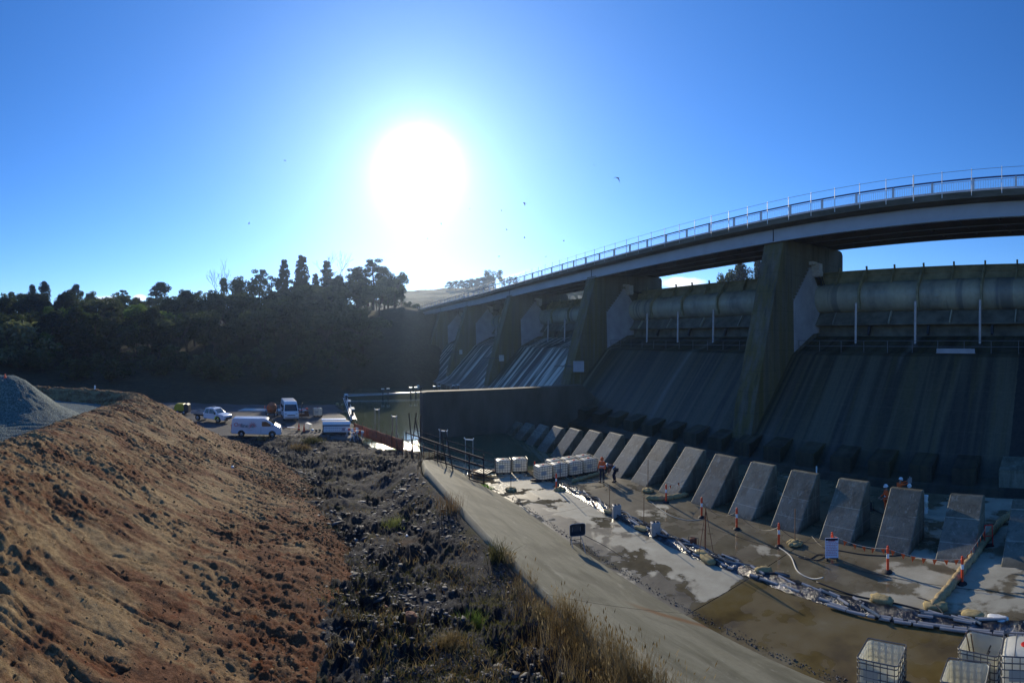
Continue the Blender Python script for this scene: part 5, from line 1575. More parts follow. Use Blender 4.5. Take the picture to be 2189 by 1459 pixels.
def person(loc, rz, J, label, top, helmet='white', head_cover=False):
    """J: joints in metres; x right, y forward, z up"""
    V = {k: Vector(v) for k, v in J.items() if k != 'overall'}
    t = thing('person', label, 'person', loc, rz)
    def hand(side, w, d):
        up_ = Vector((0, 0, 1)) if abs(d.z) < .8 else Vector((0, 1, 0)); s_ = d.cross(up_).normalized(); n_ = s_.cross(d).normalized(); ch = []
        palm = w + d * .075
        ch.append(['wr' + side, ('pa' + side, palm, (.034, .018))])
        for k, (off, ln) in enumerate(((-.027, .062), (-.009, .074), (.009, .070), (.027, .055))):
            b_ = palm + d * .018 + s_ * off; ch.append(['pa' + side, ('', b_, .010), ('', b_ + d * ln * .55 - n_ * .008, .0085), ('', b_ + d * ln * .9 - n_ * .028, .007)])
        b_ = palm - s_ * .034 - d * .02; ch.append(['pa' + side, ('', b_, .011), ('', b_ - s_ * .018 + d * .035, .0095), ('', b_ - s_ * .02 + d * .06 - n_ * .01, .008)])
        return ch
    P_, C_, N_, H_ = V['pelvis'], V['chest'], V['neck'], V['head']
    mid = P_.lerp(C_, .5)
    ch = [[('pelvis', P_, (.13, .10)), ('mid', mid, (.125, .09)), ('chest', C_, (.145, .10)), ('neck', N_, .052), ('head', H_ - (H_ - N_) * .15, .075), ('', H_ + (H_ - N_).normalized() * .06, .085), ('', H_ + (H_ - N_).normalized() * .12, .06)]]
    for s_ in 'LR':
        ch.append(['chest', ('sh' + s_, V['sh' + s_], .058), ('el' + s_, V['el' + s_], .040), ('wr' + s_, V['wr' + s_], .027)])
        ch += hand(s_, V['wr' + s_], (V['wr' + s_] - V['el' + s_]).normalized())
        ch.append(['pelvis', ('hp' + s_, V['hp' + s_], .088), ('kn' + s_, V['kn' + s_], .056), ('an' + s_, V['an' + s_], .038), ('', V['an' + s_] + Vector((0, .10, -.05)), .035), ('', V['an' + s_] + Vector((0, .17, -.06)), .03)])
    skin_mesh('body', ch, skin_m, t)
    fw = Vector((0, 1, 0)) if 'face' not in J else V['face'].normalized()
    # face
    up = (H_ - N_).normalized(); rt = fw.cross(up).normalized(); fc = H_ + up * .05 + fw * .085
    for s_ in (-1, 1): mb = MB(); mb.blob(fc + rt * .032 * s_ + up * .012, (.022, .022, .014), 1, 0, 8, 6); mb.build('eye', dsteel, t)
    mb = MB(); mb.blob(fc - up * .015 + fw * .012, (.024, .036, .045), 2, 0, 8, 6); mb.blob(fc - up * .055, (.05, .016, .014), 3, 0, 8, 6); mb.build('nose_and_mouth', skin_m, t, smooth=True)
    # jacket and trousers follow the body
    k_ = 1.18
    ch = [[('pelvis', P_ + (C_ - P_).normalized() * .02, (.155, .125)), ('mid', mid, (.15, .115)), ('chest', C_, (.172, .125)), ('nk', N_ - (N_ - C_) * .25, .075)]]
    for s_ in 'LR':
        ch.append(['chest', ('sh' + s_, V['sh' + s_], .075), ('el' + s_, V['el' + s_], .056), ('wr' + s_, V['el' + s_].lerp(V['wr' + s_], .9), .044)])
    skin_mesh('jacket', ch, top, t)
    ch = [[('pelvis', P_, (.150, .118))]]
    for s_ in 'LR': ch.append(['pelvis', ('', V['hp' + s_], .105), ('', V['kn' + s_], .074), ('', V['kn' + s_].lerp(V['an' + s_], .92), .060)])
    skin_mesh('trousers', ch, top if J.get('overall') else navy, t)
    for s_ in 'LR':
        mb = MB(); b_ = V['an' + s_]; mb.blob(b_ + Vector((0, .07, -.045)), (.11, .30, .10), 3, 0, 10, 6, None, .8); mb.build('boot', black_rub, t, smooth=True)
    # bands
    mb = MB(); m2 = P_.lerp(C_, .55); mb.lathe([(.176, -.025), (.176, .025)], m2, 14, (C_ - P_).to_track_quat('Z', 'Y').to_matrix(), .78); mb.build('reflective_band', stainless, t, smooth='auto')
    mb = MB(); mt = up.to_track_quat('Z', 'Y').to_matrix()
    hc = H_ + up * .09
    if head_cover: mb.blob(H_ + up * .05 - fw * .02, (.25, .25, .30), 5, 0, 12, 8); mb.build('hood', top, t, smooth=True)
    else:
        mb.lathe([(.150, -.01), (.128, .0), (.122, .05), (.095, .10), (.05, .128), (.01, .135)], hc, 16, mt); mb.build('hard_hat', white_paint, t, smooth='auto')
    return t
STAND = dict(pelvis=(0, 0, .95), chest=(0, 0, 1.30), neck=(0, 0, 1.50), head=(0, .02, 1.60), shL=(-.18, 0, 1.42), elL=(-.25, -.02, 1.13), wrL=(-.22, .12, .90), shR=(.18, 0, 1.42), elR=(.25, -.02, 1.13), wrR=(.24, .12, .90), hpL=(-.09, 0, .90), knL=(-.11, .02, .50), anL=(-.12, -.02, .09), hpR=(.09, 0, .90), knR=(.11, .02, .50), anR=(.13, .0, .09))
BEND = dict(pelvis=(0, -.10, .90), chest=(0, .20, 1.12), neck=(0, .38, 1.20), head=(0, .46, 1.18), shL=(-.18, .32, 1.12), elL=(-.20, .38, .82), wrL=(-.14, .46, .58), shR=(.18, .32, 1.12), elR=(.20, .38, .82), wrR=(.14, .46, .58), hpL=(-.10, -.10, .86), knL=(-.13, .08, .48), anL=(-.14, -.05, .09), hpR=(.10, -.10, .86), knR=(.13, .08, .48), anR=(.14, -.02, .09), face=(0, .6, -.8))
REACH = dict(STAND, chest=(.05, .03, 1.30), neck=(.07, .04, 1.50), head=(.08, .07, 1.60), shL=(-.12, .02, 1.42), elL=(.05, .26, 1.44), wrL=(.24, .44, 1.56), shR=(.23, .03, 1.42), elR=(.40, .20, 1.42), wrR=(.50, .42, 1.58))
CARRY = dict(STAND, elL=(-.30, .06, 1.16), wrL=(-.22, .28, 1.08), elR=(.28, .06, 1.16), wrR=(.20, .30, 1.06))
CROUCH = dict(pelvis=(0, -.12, .38), chest=(0, .10, .66), neck=(0, .22, .82), head=(0, .28, .90), shL=(-.18, .16, .76), elL=(-.24, .30, .54), wrL=(-.14, .46, .42), shR=(.18, .16, .76), elR=(.24, .30, .54), wrR=(.14, .46, .42), hpL=(-.10, -.12, .34), knL=(-.16, .24, .48), anL=(-.14, .0, .09), hpR=(.10, -.12, .34), knR=(.16, .24, .48), anR=(.14, .0, .09))
p = fl(1287, 1030); person(p, -th(1287) + 2.9, STAND, 'worker standing in an orange hooded jacket and navy trousers beside the tanks', hiv_o, head_cover=True)
p = fl(1314, 1030); person(p, -th(1314) + 1.2, BEND, 'worker bending forward in dark clothes right of the standing orange worker', M('dull_red_cloth', (.10, .03, .025), .9))
t_ = th(1921); r = 29.2; person((r * math.sin(t_), r * math.cos(t_), -10), -t_ - .9, dict(REACH, overall=True), 'worker in orange reaching both arms to a survey head behind the block', hiv_o)
t_ = th(1895); r = 27.8; person((r * math.sin(t_), r * math.cos(t_), -10), -t_ + 1.9, dict(CARRY, overall=True), 'worker in orange with white hard hat, half hidden behind the block', hiv_o)
p = pad(465, 903); person(p, -th(465) + 2.6, CROUCH, 'person crouching in a bright yellow vest at the front wheel of the white ute', hiv_y)
t_ = th(1944); r = 28.9
tp = thing('survey_tripod', 'grey survey head on a thin mast held by the reaching worker', 'survey tripod', (r * math.sin(t_), r * math.cos(t_), -10), -t_)
mb = MB(); mb.tube([(0, 0, 0), (0, 0, 1.5)], .02, 6); mb.build('mast', galv, tp)
for k in range(3): 
    a_ = k * 2.1; mb = MB(); mb.tube([(0, 0, 1.1), (.45 * math.cos(a_), .45 * math.sin(a_), 0)], .014, 5); mb.build('leg', galv, tp)
mb = MB(); mb.lathe([(.10, 0), (.13, .02), (.13, .06), (.05, .08)], (0, -.06, 1.42), 14, Matrix.Rotation(R(90), 3, 'X')); mb.build('dial', white_paint, tp)
mb = MB(); mb.box((0, 0, 1.68), (.20, .14, .26)); mb.box((.02, 0, 1.86), (.08, .08, .14)); mb.box((.1, 0, 1.72), (.1, .08, .3)); mb.build('head_unit', galv, tp)

# ---- metal stair rack and frames by the pool
rk = M('rack_steel', (.03, .018, .022), .8, .0, .2, 6)
t = thing('pipe_rack', 'long rack of dark steel rails stepping down beside the pool to the apron end', 'pipe rack')
a0 = at_z(868, 988, -10.2); a1 = at_z(1034, 1036, -10.05)
for h0, h1 in ((.15, .1), (1.0, .7), (1.75, 1.25), (2.5, 1.8)):
    mb = MB(); mb.tube([a0 + Vector((0, 0, h0)), a1 + Vector((0, 0, h1))], .06, 6); mb.build('rail', rk, t)
    mb = MB(); mb.tube([a0 + Vector((-.5, .9, h0 + .1)), a1 + Vector((-.5, .9, h1 + .1))], .03, 5); mb.build('rail', rk, t)
for f, h, lx in ((.0, 2.6, 0), (.06, 4.2, .5), (.12, 4.2, -.4), (.20, 4.1, .1), (.27, 4.0, -.7), (.45, 2.2, 0), (.58, 3.4, -.5), (.66, 3.4, -.6), (.84, 2.0, 0), (1.0, 2.1, 0)):
    b_ = a0.lerp(a1, f); mb = MB(); mb.tube([b_, b_ + Vector((lx * .3, lx, h))], .045, 6); mb.build('post', rk, t)
for i, (px, py, h, lab) in enumerate(((806, 925, 2.6, 'tall U shaped frame left of the rack, farthest one'), (843, 942, 2.5, 'tall U shaped frame left of the rack, nearer one'), (948, 1000, 3.0, 'U shaped frame in the middle of the rack'), (1003, 1014, 2.7, 'U shaped frame at the right end of the rack'))):
    p = at_z(px, py, -10.3); t = thing('lifting_frame', lab, 'steel frame', p, -th(px), 'U shaped frames by the rack')
    w = .42 if i < 2 else .55
    for x in (-w / 2, w / 2): mb = MB(); mb.tube([(x, 0, -.4), (x * 1.05, 0, h)], .03, 5); mb.build('post', galv, t)
    mb = MB(); mb.tube([(-w * .7, 0, h + .12), (-w * .5, 0, h - .02), (w * .5, 0, h - .06), (w * .62, 0, h + .08)], .045, 6); mb.build('yoke', white_paint, t)
# low stakes along the shore
for i in range(10):
    px = 848 + i * 11.5; py = 975 + i * 2.6
    p = rock_at(px, py); mb = MB(); mb.tube([(0, 0, -.3), (.03, 0, 1.25 + .3 * math.sin(i * 2))], .025, 5); o = mb.build('stake', rust, None, loc=p)
    tag(o, ordinal(i + 1) + ' thin rusty stake from the left at the shore below the orange mesh', 'stake', 'rusty stakes along the shore')

# ---- orange mesh fence
a = NM('orange_mesh_cloth')
c = a.mix(a.step(a.vor(5, a.vec((1, 1, 1), True)), .2, .6), (.72, .17, .06), (.5, .10, .045)); mesh_m = a.set(c, .7, 0, .2)
a0, a1 = at_z(757, 925, -10.3), at_z(862, 966, -10.1)
n = 26; Xq = np.zeros((n, 5)); Yq = Xq.copy(); Zq = Xq.copy()
for i in range(n):
    f = i / (n - 1); b_ = a0.lerp(a1, f)
    for j in range(5):
        Xq[i, j] = b_.x + .08 * math.sin(i * 1.1 + j); Yq[i, j] = b_.y + .05 * math.sin(i * .9 + j * .8); Zq[i, j] = b_.z + j * .27 
t = thing('mesh_fence', 'orange plastic mesh fence along the shore of the pool', 'fence')
o = grid_mesh('mesh', Xq, Yq, Zq, mesh_m); o.parent = t
sm = o.modifiers.new('s', 'SOLIDIFY'); sm.thickness = .03
for i in range(11):
    b_ = a0.lerp(a1, i / 10); mb = MB(); mb.tube([b_ + Vector((0, 0, -.4)), b_ + Vector((0, 0, 1.45))], .03, 5); mb.build('post', rust, t)

# ---- boom footbridge across the pool
boom_m = M('boom_pale', (.62, .63, .66), .5, .2, .15, 4)
def beam(name, p0, p1, label, posts, hz=.0):
    t = thing(name, label, 'boom'); d = (p1 - p0); n_ = Vector((-d.y, d.x, 0)).normalized()
    for s_ in (-1, 1): mb = MB(); mb.tube([p0 + n_ * .35 * s_, p1 + n_ * .35 * s_], .06, 6); mb.build('float_pipe', boom_m, t)
    mb = MB(); L = d.length; u = d.normalized()
    mb.box((p0 + p1) / 2 + Vector((0, 0, .12)), (L, .42, .04), Matrix.Rotation(math.atan2(d.y, d.x), 3, 'Z')); mb.build('walkway', galv, t)
    for f in posts:
        for s_ in (-.45, .45):
            b_ = p0 + d * f + u * s_ * 1.1; pst = MB(); pst.tube([b_ + Vector((0, 0, -.8)), b_ + Vector((0, 0, .95))], .15, 7); po = pst.build('post', dsteel, t)
            cp = MB(); cp.lathe([(.30, 0), (.30, .14)], b_ + Vector((0, 0, .92)), 10); cp.build('post_cap', white_paint, po)
    return t
A0 = at_z(735, 846, -10.15); A1 = at_z(905, 838, -9.9); A1 = A0 + (A1 - A0) * 1.55
d_ = A1 - A0
beam('boom_walkway', A0, A1, 'long pale floating walkway crossing the pool behind the divider wall', [.33, .56, .76, .93])
B0 = at_z(738, 850, -10.2); B1 = at_z(757, 898, -10.25)
beam('boom_walkway', B0, B1, 'short pale floating walkway leading along the shore toward the camera', [.15, .5, .85])
for i in range(5):
    p = at_z(876 + i * 6, 816 + i * 3.2, -10.5); mb = MB(); mb.blob((0, 0, .1), (.9, .6, .5), i, .05, 10, 6)
    o = mb.build('float', white_pl if i % 2 else dsteel, None, smooth=True, loc=p); tag(o, 'small float in the line trailing behind the pale walkway', 'float', 'floats in a line on the pool')
# ================================================================ VEHICLES AND PAD CLUTTER
def shell(prof, hw, tuck_z, tuck, mat, name, parent, n_bev=.04):
    """vehicle body: side profile (x, z) extruded across, narrowing above tuck_z"""
    mb = MB(); N = len(prof); vs = []
    zmax = max(z for x, z in prof)
    def half(z): return hw - tuck * max(0, (z - tuck_z) / max(.01, zmax - tuck_z))
    for s_ in (-1, 1): vs += [(x, s_ * half(z), z) for x, z in prof]
    fs = [tuple(range(N)), tuple(range(2 * N - 1, N - 1, -1))] + [(i, i + N, (i + 1) % N + N, (i + 1) % N) for i in range(N)]
    mb.add(vs, fs); o = mb.build(name, mat, parent)
    b = o.modifiers.new('bev', 'BEVEL'); b.width = n_bev; b.segments = 3; b.limit_method = 'ANGLE'
    for p in o.data.polygons: p.use_smooth = True
    o.data.set_sharp_from_angle(angle=R(50))
    return half
def wheel(parent, x, y, r):
    s_ = 1 if y > 0 else -1
    t = MB(); t.lathe([(r * .6, -.10), (r * .93, -.105), (r, -.07), (r, .07), (r * .93, .105), (r * .6, .10)], (x, y, r), 20, Matrix.Rotation(R(90), 3, 'X'))
    w = t.build('wheel', tyre, parent, smooth='auto')
    m = MB(); m.lathe([(r * .60, -.01), (r * .58, .035), (r * .2, .045), (r * .12, .06)], (x, y + s_ * .075, r), 16, Matrix.Rotation(R(-90 * s_), 3, 'X')); m.build('rim', galv, w, smooth='auto')
def side_panel(prof, half, off, mat, name, parent, s_, sub=None):
    mb = MB(); n = len(prof)
    vs = [(x, s_ * (half(z) + off), z) for x, z in prof] + [(x, s_ * (half(z) - .03), z) for x, z in prof]
    fs = [tuple(range(n)), tuple(range(2 * n - 1, n - 1, -1))] + [(i, i + n, (i + 1) % n + n, (i + 1) % n) for i in range(n)]
    mb.add(vs, fs); return mb.build(name, mat, parent)
def arch(x, r, half, parent):
    for s_ in (-1, 1):
        pr = [(x + r * math.cos(a_), max(.30, r * .86 + r * math.sin(a_))) for a_ in np.linspace(0, math.pi, 12)]
        side_panel(pr, lambda z: half(z), .004, black_rub, 'wheel_arch', parent, s_)
def text_mesh(body, size, mat, name, parent, M4):
    cu = bpy.data.curves.new('txt', 'FONT'); cu.body = body; cu.size = size; cu.extrude = .004
    o = bpy.data.objects.new('txt', cu); COL.objects.link(o)
    bpy.context.view_layer.update()
    me = bpy.data.meshes.new_from_object(o.evaluated_get(bpy.context.evaluated_depsgraph_get()))
    bpy.data.objects.remove(o); bpy.data.curves.remove(cu)
    me.transform(M4); me.materials.clear(); me.materials.append(mat); me.name = name
    r_ = bpy.data.objects.new(name, me); COL.objects.link(r_); r_.parent = parent
    return r_
def van(label, loc, rz, high=0.0, livery=False):
    t = thing('van', label, 'van', loc, rz, None)
    h = 1.98 + high
    prof = [(-2.62, .34), (-2.66, .55), (-2.64, 1.1), (-2.56, h - .14), (-2.40, h), (.85, h), (1.18, h - .08), (2.0, 1.30), (2.52, 1.10), (2.66, .85), (2.70, .50), (2.62, .30)]
    if high: prof = [(-2.5, .34), (-2.55, .6), (-2.52, 1.2), (-2.45, h - .12), (-2.30, h), (1.5, h), (1.85, h - .22), (2.42, 1.18), (2.60, .95), (2.66, .50), (2.6, .30)]
    half = shell(prof, .95, 1.0, .13, van_w, 'body', t, .07)
    for x in (-1.55, 1.72):
        arch(x, .40, half, t)
        for y in (-.84, .84): wheel(t, x, y, .34)
    for s_ in (-1, 1):
        if high: wp = [(.75, 1.25), (.78, h - .55), (1.62, h - .50), (2.15, 1.32)]
        else: wp = [(.62, 1.18), (.62, 1.66), (1.08, 1.68), (1.78, 1.26), (1.72, 1.18)]
        side_panel(wp, half, .006, glass, 'side_window', t, s_)
        if high: side_panel([(-2.2, 1.3), (-2.15, 1.72), (.6, 1.72), (.6, 1.3)], half, .006, glass, 'side_window', t, s_)
        mb = MB(); mb.box((1.62, s_ * (half(1.25) + .12), 1.28), (.10, .20, .20)); mb.build('mirror', van_w if livery else black_rub, t)
        side_panel([(.52, .45), (.52, 1.72), (.535, 1.72), (.535, .45)], half, .002, dsteel, 'door_seam', t, s_)
        mb = MB(); mb.box((2.55, s_ * .72, .92), (.14, .30, .20), Matrix.Rotation(R(s_ * 10), 3, 'Z')); mb.build('headlight', chrome, t)
        mb = MB(); mb.box((-2.63, s_ * .86, 1.05), (.06, .12, .55)); mb.build('tail_light', red_m, t)
    # windscreen
    a_, b_ = (Vector((1.18, 0, h - .08)), Vector((2.0, 0, 1.30))) if not high else (Vector((1.85, 0, h - .22)), Vector((2.42, 0, 1.18)))
    d = (b_ - a_); nrm_ = Vector((-d.z, 0, d.x)).normalized(); nrm_ = nrm_ if nrm_.z > 0 else -nrm_
    a2, b2 = a_ + d * .12 + nrm_ * .012, a_ + d * .93 + nrm_ * .012
    ya, yb = half(a2.z) - .12, half(b2.z) - .08
    mb = MB(); mb.add([a2 + Vector((0, ya, 0)), a2 - Vector((0, ya, 0)), b2 - Vector((0, yb, 0)), b2 + Vector((0, yb, 0)), a2 + Vector((0, ya, 0)) - nrm_ * .02, a2 - Vector((0, ya, 0)) - nrm_ * .02, b2 - Vector((0, yb, 0)) - nrm_ * .02, b2 + Vector((0, yb, 0)) - nrm_ * .02], [(0, 1, 2, 3), (7, 6, 5, 4), (0, 4, 5, 1), (1, 5, 6, 2), (2, 6, 7, 3), (3, 7, 4, 0)])
    mb.build('windscreen', glass, t)
    mb = MB(); mb.box((2.68, 0, .48), (.10, 1.6, .16)); mb.build('bumper', black_rub if not high else galv, t); mb = MB(); mb.box((-2.66, 0, .5), (.10, 1.6, .18)); mb.build('bumper', black_rub, t)
    mb = MB(); mb.box((2.655, 0, .76), (.06, 1.0, .10)); mb.build('grille', black_rub, t)
    if livery:
        M4 = Matrix.Translation((-2.35, -(.95 + .012), 1.12)) @ Matrix.Rotation(R(90), 4, 'X')
        text_mesh('On', .60, M('livery_pink', (.50, .10, .12), .5, 0, .02), 'lettering', t, M4)
        M5 = Matrix.Translation((-1.62, -(.95 + .012), 1.06)) @ Matrix.Rotation(R(90), 4, 'X') @ Matrix.Rotation(R(-3), 4, 'Z')
        text_mesh('line', .58, navy, 'lettering', t, M5)
        mb = MB(); c0 = Vector((-.36, 0, 1.16))
        for k in range(9):
            an = R(-10 + k * 25); p0 = c0 + Vector((math.cos(an) * .15, 0, math.sin(an) * .15)); p1 = c0 + Vector((math.cos(an + .35) * .48, 0, math.sin(an + .35) * .48)); pm = p0.lerp(p1, .5) + Vector((math.cos(an - .5) * .03, 0, math.sin(an - .5) * .03))
            for q in (p0, p1, pm): q.y = -(half(q.z) + .012)
            mb.tube([p0, pm, p1], .030, 4, .010)
        mb.build('sun_emblem', red_m, t)
        mb = MB(); pts = [c0 + Vector((math.cos(a_) * .085, -.962, math.sin(a_) * .085)) for a_ in np.linspace(0, 2 * math.pi, 13)]; mb.tube(pts, .022, 5, cap=False); mb.build('emblem_ring', navy, t)
        mb = MB()
        x = -1.05
        for w in (.12, .08, .14, .1, .12): mb.box((x + w / 2, -.957, .80), (w, .012, .03)); x += w + .03
        mb.build('small_print', galv, t)
    return t
p = pad(549, 931); van('white van with red and dark Online lettering and a sun emblem, side on', p, -th(549) - .10, 0, True)
p = pad(618, 893); van('high roofed white van seen from the front, behind the side on van', p, -th(618) - R(84), .38)
# ute
p = pad(452, 899)
t = thing('pickup', 'white pickup with an open tray parked at the edge of the earth bank', 'pickup', p + Vector((0, 0, 0)), -th(452) - R(36))
prof = [(-.62, .42), (-.62, 1.0), (-.55, 1.05), (-.42, 1.62), (-.25, 1.74), (.72, 1.74), (.95, 1.68), (1.55, 1.12), (2.35, 1.02), (2.55, .88), (2.60, .55), (2.5, .38)]
half = shell(prof, .92, .95, .17, van_w, 'body', t, .06)
for x in (-1.55, 1.62):
    for y in (-.82, .82): wheel(t, x, y, .38)
arch(1.62, .44, half, t)
for s_ in (-1, 1):
    side_panel([(-.42, 1.08), (-.30, 1.58), (.18, 1.62), (.18, 1.08)], half, .006, glass, 'side_window', t, s_)
    side_panel([(.26, 1.08), (.26, 1.62), (.78, 1.60), (1.32, 1.12)], half, .006, glass, 'side_window', t, s_)
    mb = MB(); mb.box((2.48, s_ * .70, .82), (.16, .34, .16)); mb.build('headlight', chrome, t)
    mb = MB(); mb.box((1.2, s_ * 1.0, 1.14), (.10, .20, .18)); mb.build('mirror', black_rub, t)
a_, b_ = Vector((.95, 0, 1.68)), Vector((1.55, 0, 1.12)); d = b_ - a_; nn_ = Vector((-d.z, 0, d.x)); nn_ = nn_.normalized() * (1 if nn_.z > 0 or True else -1)
if nn_.z < 0: nn_ = -nn_
mb = MB(); q0, q1 = a_ + d * .1 + nn_ * .012, a_ + d * .95 + nn_ * .012
mb.add([q0 + Vector((0, .62, 0)), q0 - Vector((0, .62, 0)), q1 - Vector((0, .76, 0)), q1 + Vector((0, .76, 0))], [(0, 1, 2, 3)]); o = mb.build('windscreen', glass, t); sm = o.modifiers.new('s', 'SOLIDIFY'); sm.thickness = .015
mb = MB(); mb.box((2.58, 0, .60), (.08, 1.2, .22)); mb.build('grille', black_rub, t)
mb = MB(); mb.box((-1.65, 0, .85), (2.0, 1.8, .06))
for s_ in (-1, 1): mb.box((-1.65, s_ * .89, 1.0), (2.0, .03, .28))
mb.box((-2.64, 0, 1.0), (.03, 1.8, .28)); mb.build('tray', galv, t)
mb = MB(); mb.box((-1.65, 0, .62), (2.1, .5, .2)); mb.build('chassis', black_rub, t)
mb = MB(); mb.box((.3, 0, 1.80), (.20, .7, .09)); mb.build('light_bar', chrome, t)
# yellow machine behind the bank
p = pad(388, 884)
t = thing('compressor', 'yellow engine cover machine with a dark grille, half behind the earth bank', 'machine', p, -th(388) - .3)
mb = MB(); mb.prism([(-.9, .45), (-.9, 1.05), (-.6, 1.45), (.35, 1.45), (.5, 1.3), (.5, .45)], -.6, .6, 'Y'); o = mb.build('cover', yel_m, t); b = o.modifiers.new('b', 'BEVEL'); b.width = .08; b.segments = 3
mb = MB(); mb.prism([(.52, .4), (.52, 1.4), (.85, 1.5), (1.15, 1.3), (1.2, .4)], -.62, .62, 'Y'); mb.build('engine_housing', dsteel, t)
mb = MB(); mb.box((.1, 0, .38), (2.2, 1.1, .14)); mb.tube([(1.2, 0, .4), (1.9, 0, .35)], .04, 6); mb.build('chassis', black_rub, t)
for x in (-.4, .5):
    for y in (-.6, .6): wheel(t, x, y, .28)
# orange mixer
p = pad(581, 888)
t = thing('cement_mixer', 'orange drum mixer standing left of the high roofed van', 'mixer', p, -th(581))
mb = MB(); mb.lathe([(.30, -.75), (.62, -.45), (.72, 0), (.62, .35), (.40, .62), (.42, .66), (.34, .66)], (0, 0, 1.05), 18, Matrix.Rotation(R(28), 3, 'X')); mb.build('drum', M('orange_drum', (.42, .11, .04), .6, .1, .3, 4), t, smooth='auto')
mb = MB()
for x in (-.8, .8):
    mb.tube([(x, -.5, 0), (x * .95, 0, 1.1), (x, .5, 0)], .05, 6)
mb.tube([(-.8, 0, 1.05), (.8, 0, 1.05)], .05, 6); mb.box((0, 0, .35), (1.2, .7, .15)); mb.build('frame', dsteel, t)
for x in (-.55, .55):
    for y in (-.4, .4): wheel(t, x, y, .22)
mb = MB(); mb.lathe([(.26, -.03), (.30, 0), (.26, .03)], (-.95, -.1, 1.1), 14, Matrix.Rotation(R(90), 3, 'Y')); mb.build('hand_wheel', orange_pl, t)
# drill rig clutter right of the high van
p = pad(647, 892)
t = thing('drill_rig', 'small dark drill rig with a bent mast between the high van and the white tank', 'drill rig', p, -th(647))
mb = MB(); mb.tube([(-.1, 0, 0), (-.15, 0, 1.3), (.0, 0, 1.9)], .07, 6); mb.build('mast', dsteel, t)
mb = MB(); mb.box((.2, 0, .35), (1.3, .7, .3)); mb.box((.5, .1, .7), (.5, .5, .35)); mb.build('base', rust, t)
mb = MB(); mb.tube([(-.5, -.2, .9), (.5, 0, 1.2)], .05, 6); mb.box((.55, -.1, 1.2), (.3, .3, .2)); mb.build('arm', red_m, t)
p = pad(679, 889); tank((p.x, p.y, p.z), -th(679) + .1, False, 'cream caged tank standing on the work pad right of the vans', None)
mb = MB()
# pale slab at the back of the pad
p0, p1, p2, p3 = pad(508, 878), pad(655, 878), pad(655, 873), pad(523, 873)
mb.add([p0 + Vector((0, 0, .05)), p1 + Vector((0, 0, .05)), p2 + Vector((0, 0, .05)), p3 + Vector((0, 0, .05)), p0 - Vector((0, 0, .3)), p1 - Vector((0, 0, .3)), p2 - Vector((0, 0, .3)), p3 - Vector((0, 0, .3))], [(0, 1, 2, 3), (0, 4, 5, 1), (1, 5, 6, 2), (2, 6, 7, 3), (3, 7, 4, 0)])
o = mb.build('pale_slab', M('slab', (.42, .42, .40), .6, 0, .1, .3)); tag(o, 'pale flat slab strip at the back of the work pad behind the vans', 'slab')
# banner container
p = pad(719, 927)
t = thing('site_container', 'long low white container with two white roof strips and a printed banner', 'container', p, -th(719) + .04)
mb = MB(); mb.box((0, .7, .62), (3.0, 1.2, 1.2)); mb.build('body', M('container_dark', (.05, .06, .10), .6), t)
mb = MB(); mb.box((.05, -.02, .52), (2.9, .05, .62)); mb.build('banner', white_paint, t)
mb = MB(); mb.prism([(-.12, 1.0), (-.05, 1.16), (.35, 1.30), (.35, 1.22), (-.02, 1.02)], -1.5, 1.55); mb.build('front_roof', white_paint, t)
mb = MB(); mb.prism([(.75, 1.30), (.80, 1.42), (1.35, 1.50), (1.35, 1.40)], -1.6, 1.1); mb.build('rear_roof', white_paint, t)
mb = MB()
x = -1.3
while x < .5:
    w = rgp.uniform(.08, .2); mb.box((x + w / 2, -.049, .66), (w, .008, .07)); mb.box((x + w / 2, -.049, .40), (w * .8, .008, .05)); x += w + .04
mb.box((.85, -.049, .52), (.45, .008, .36)); mb.build('banner_print', M('banner_grey', (.30, .30, .36), .6), t)
mb = MB(); mb.box((0, .5, .07), (3.1, 1.5, .14)); mb.build('skid', black_rub, t)
# barricades and small clutter at the shore
for i, (px, py, rz_, lab) in enumerate(((752, 932, .4, 'red and white striped barrier leaning right of the container'), (764, 937, -.5, 'second red and white barrier beside the orange mesh'), (757, 941, 1.2, 'third red and white barrier, lowest of the heap'))):
    p = at_z(px, py, -10.25); t = thing('barrier', lab, 'barrier', p, -th(px) + rz_, 'striped barriers by the container')
    for k in range(5):
        mb = MB(); mb.box((-.6 + .3 * k, 0, .75), (.3, .04, .22), Matrix.Rotation(R(3), 3, 'Y')); mb.build('stripe', red_m if k % 2 else white_paint, t)
    for x in (-.55, .55): mb = MB(); mb.tube([(x, -.25, 0), (x, 0, .9), (x, .25, 0)], .025, 5); mb.build('leg', white_paint, t)
cl = [(639, 919, 'cone', 'orange cone at the front end of the lettered van'), (650, 922, 'cone', 'smaller orange cone right of the lettered van')]
for px, py, nm, lab in cl:
    p = pad(px, py); t = thing('traffic_cone', lab, 'cone', p, 0, 'orange cones by the van')
    mb = MB(); mb.box((0, 0, .02), (.38, .38, .04)); mb.build('base', black_rub, t)
    mb = MB(); mb.lathe([(.15, .04), (.03, .78)], n=12); mb.build('body', orange_pl, t, smooth='auto')
p = pad(659, 917); mb = MB(); mb.box((0, 0, .38), (.62, .5, .62), Matrix.Rotation(R(14), 3, 'Y')); o = mb.build('white_crate', ibc_m, None, loc=p); o.rotation_euler = (0, 0, .9); tag(o, 'tilted white crate between the lettered van and the container', 'crate')
p = pad(628, 917); 
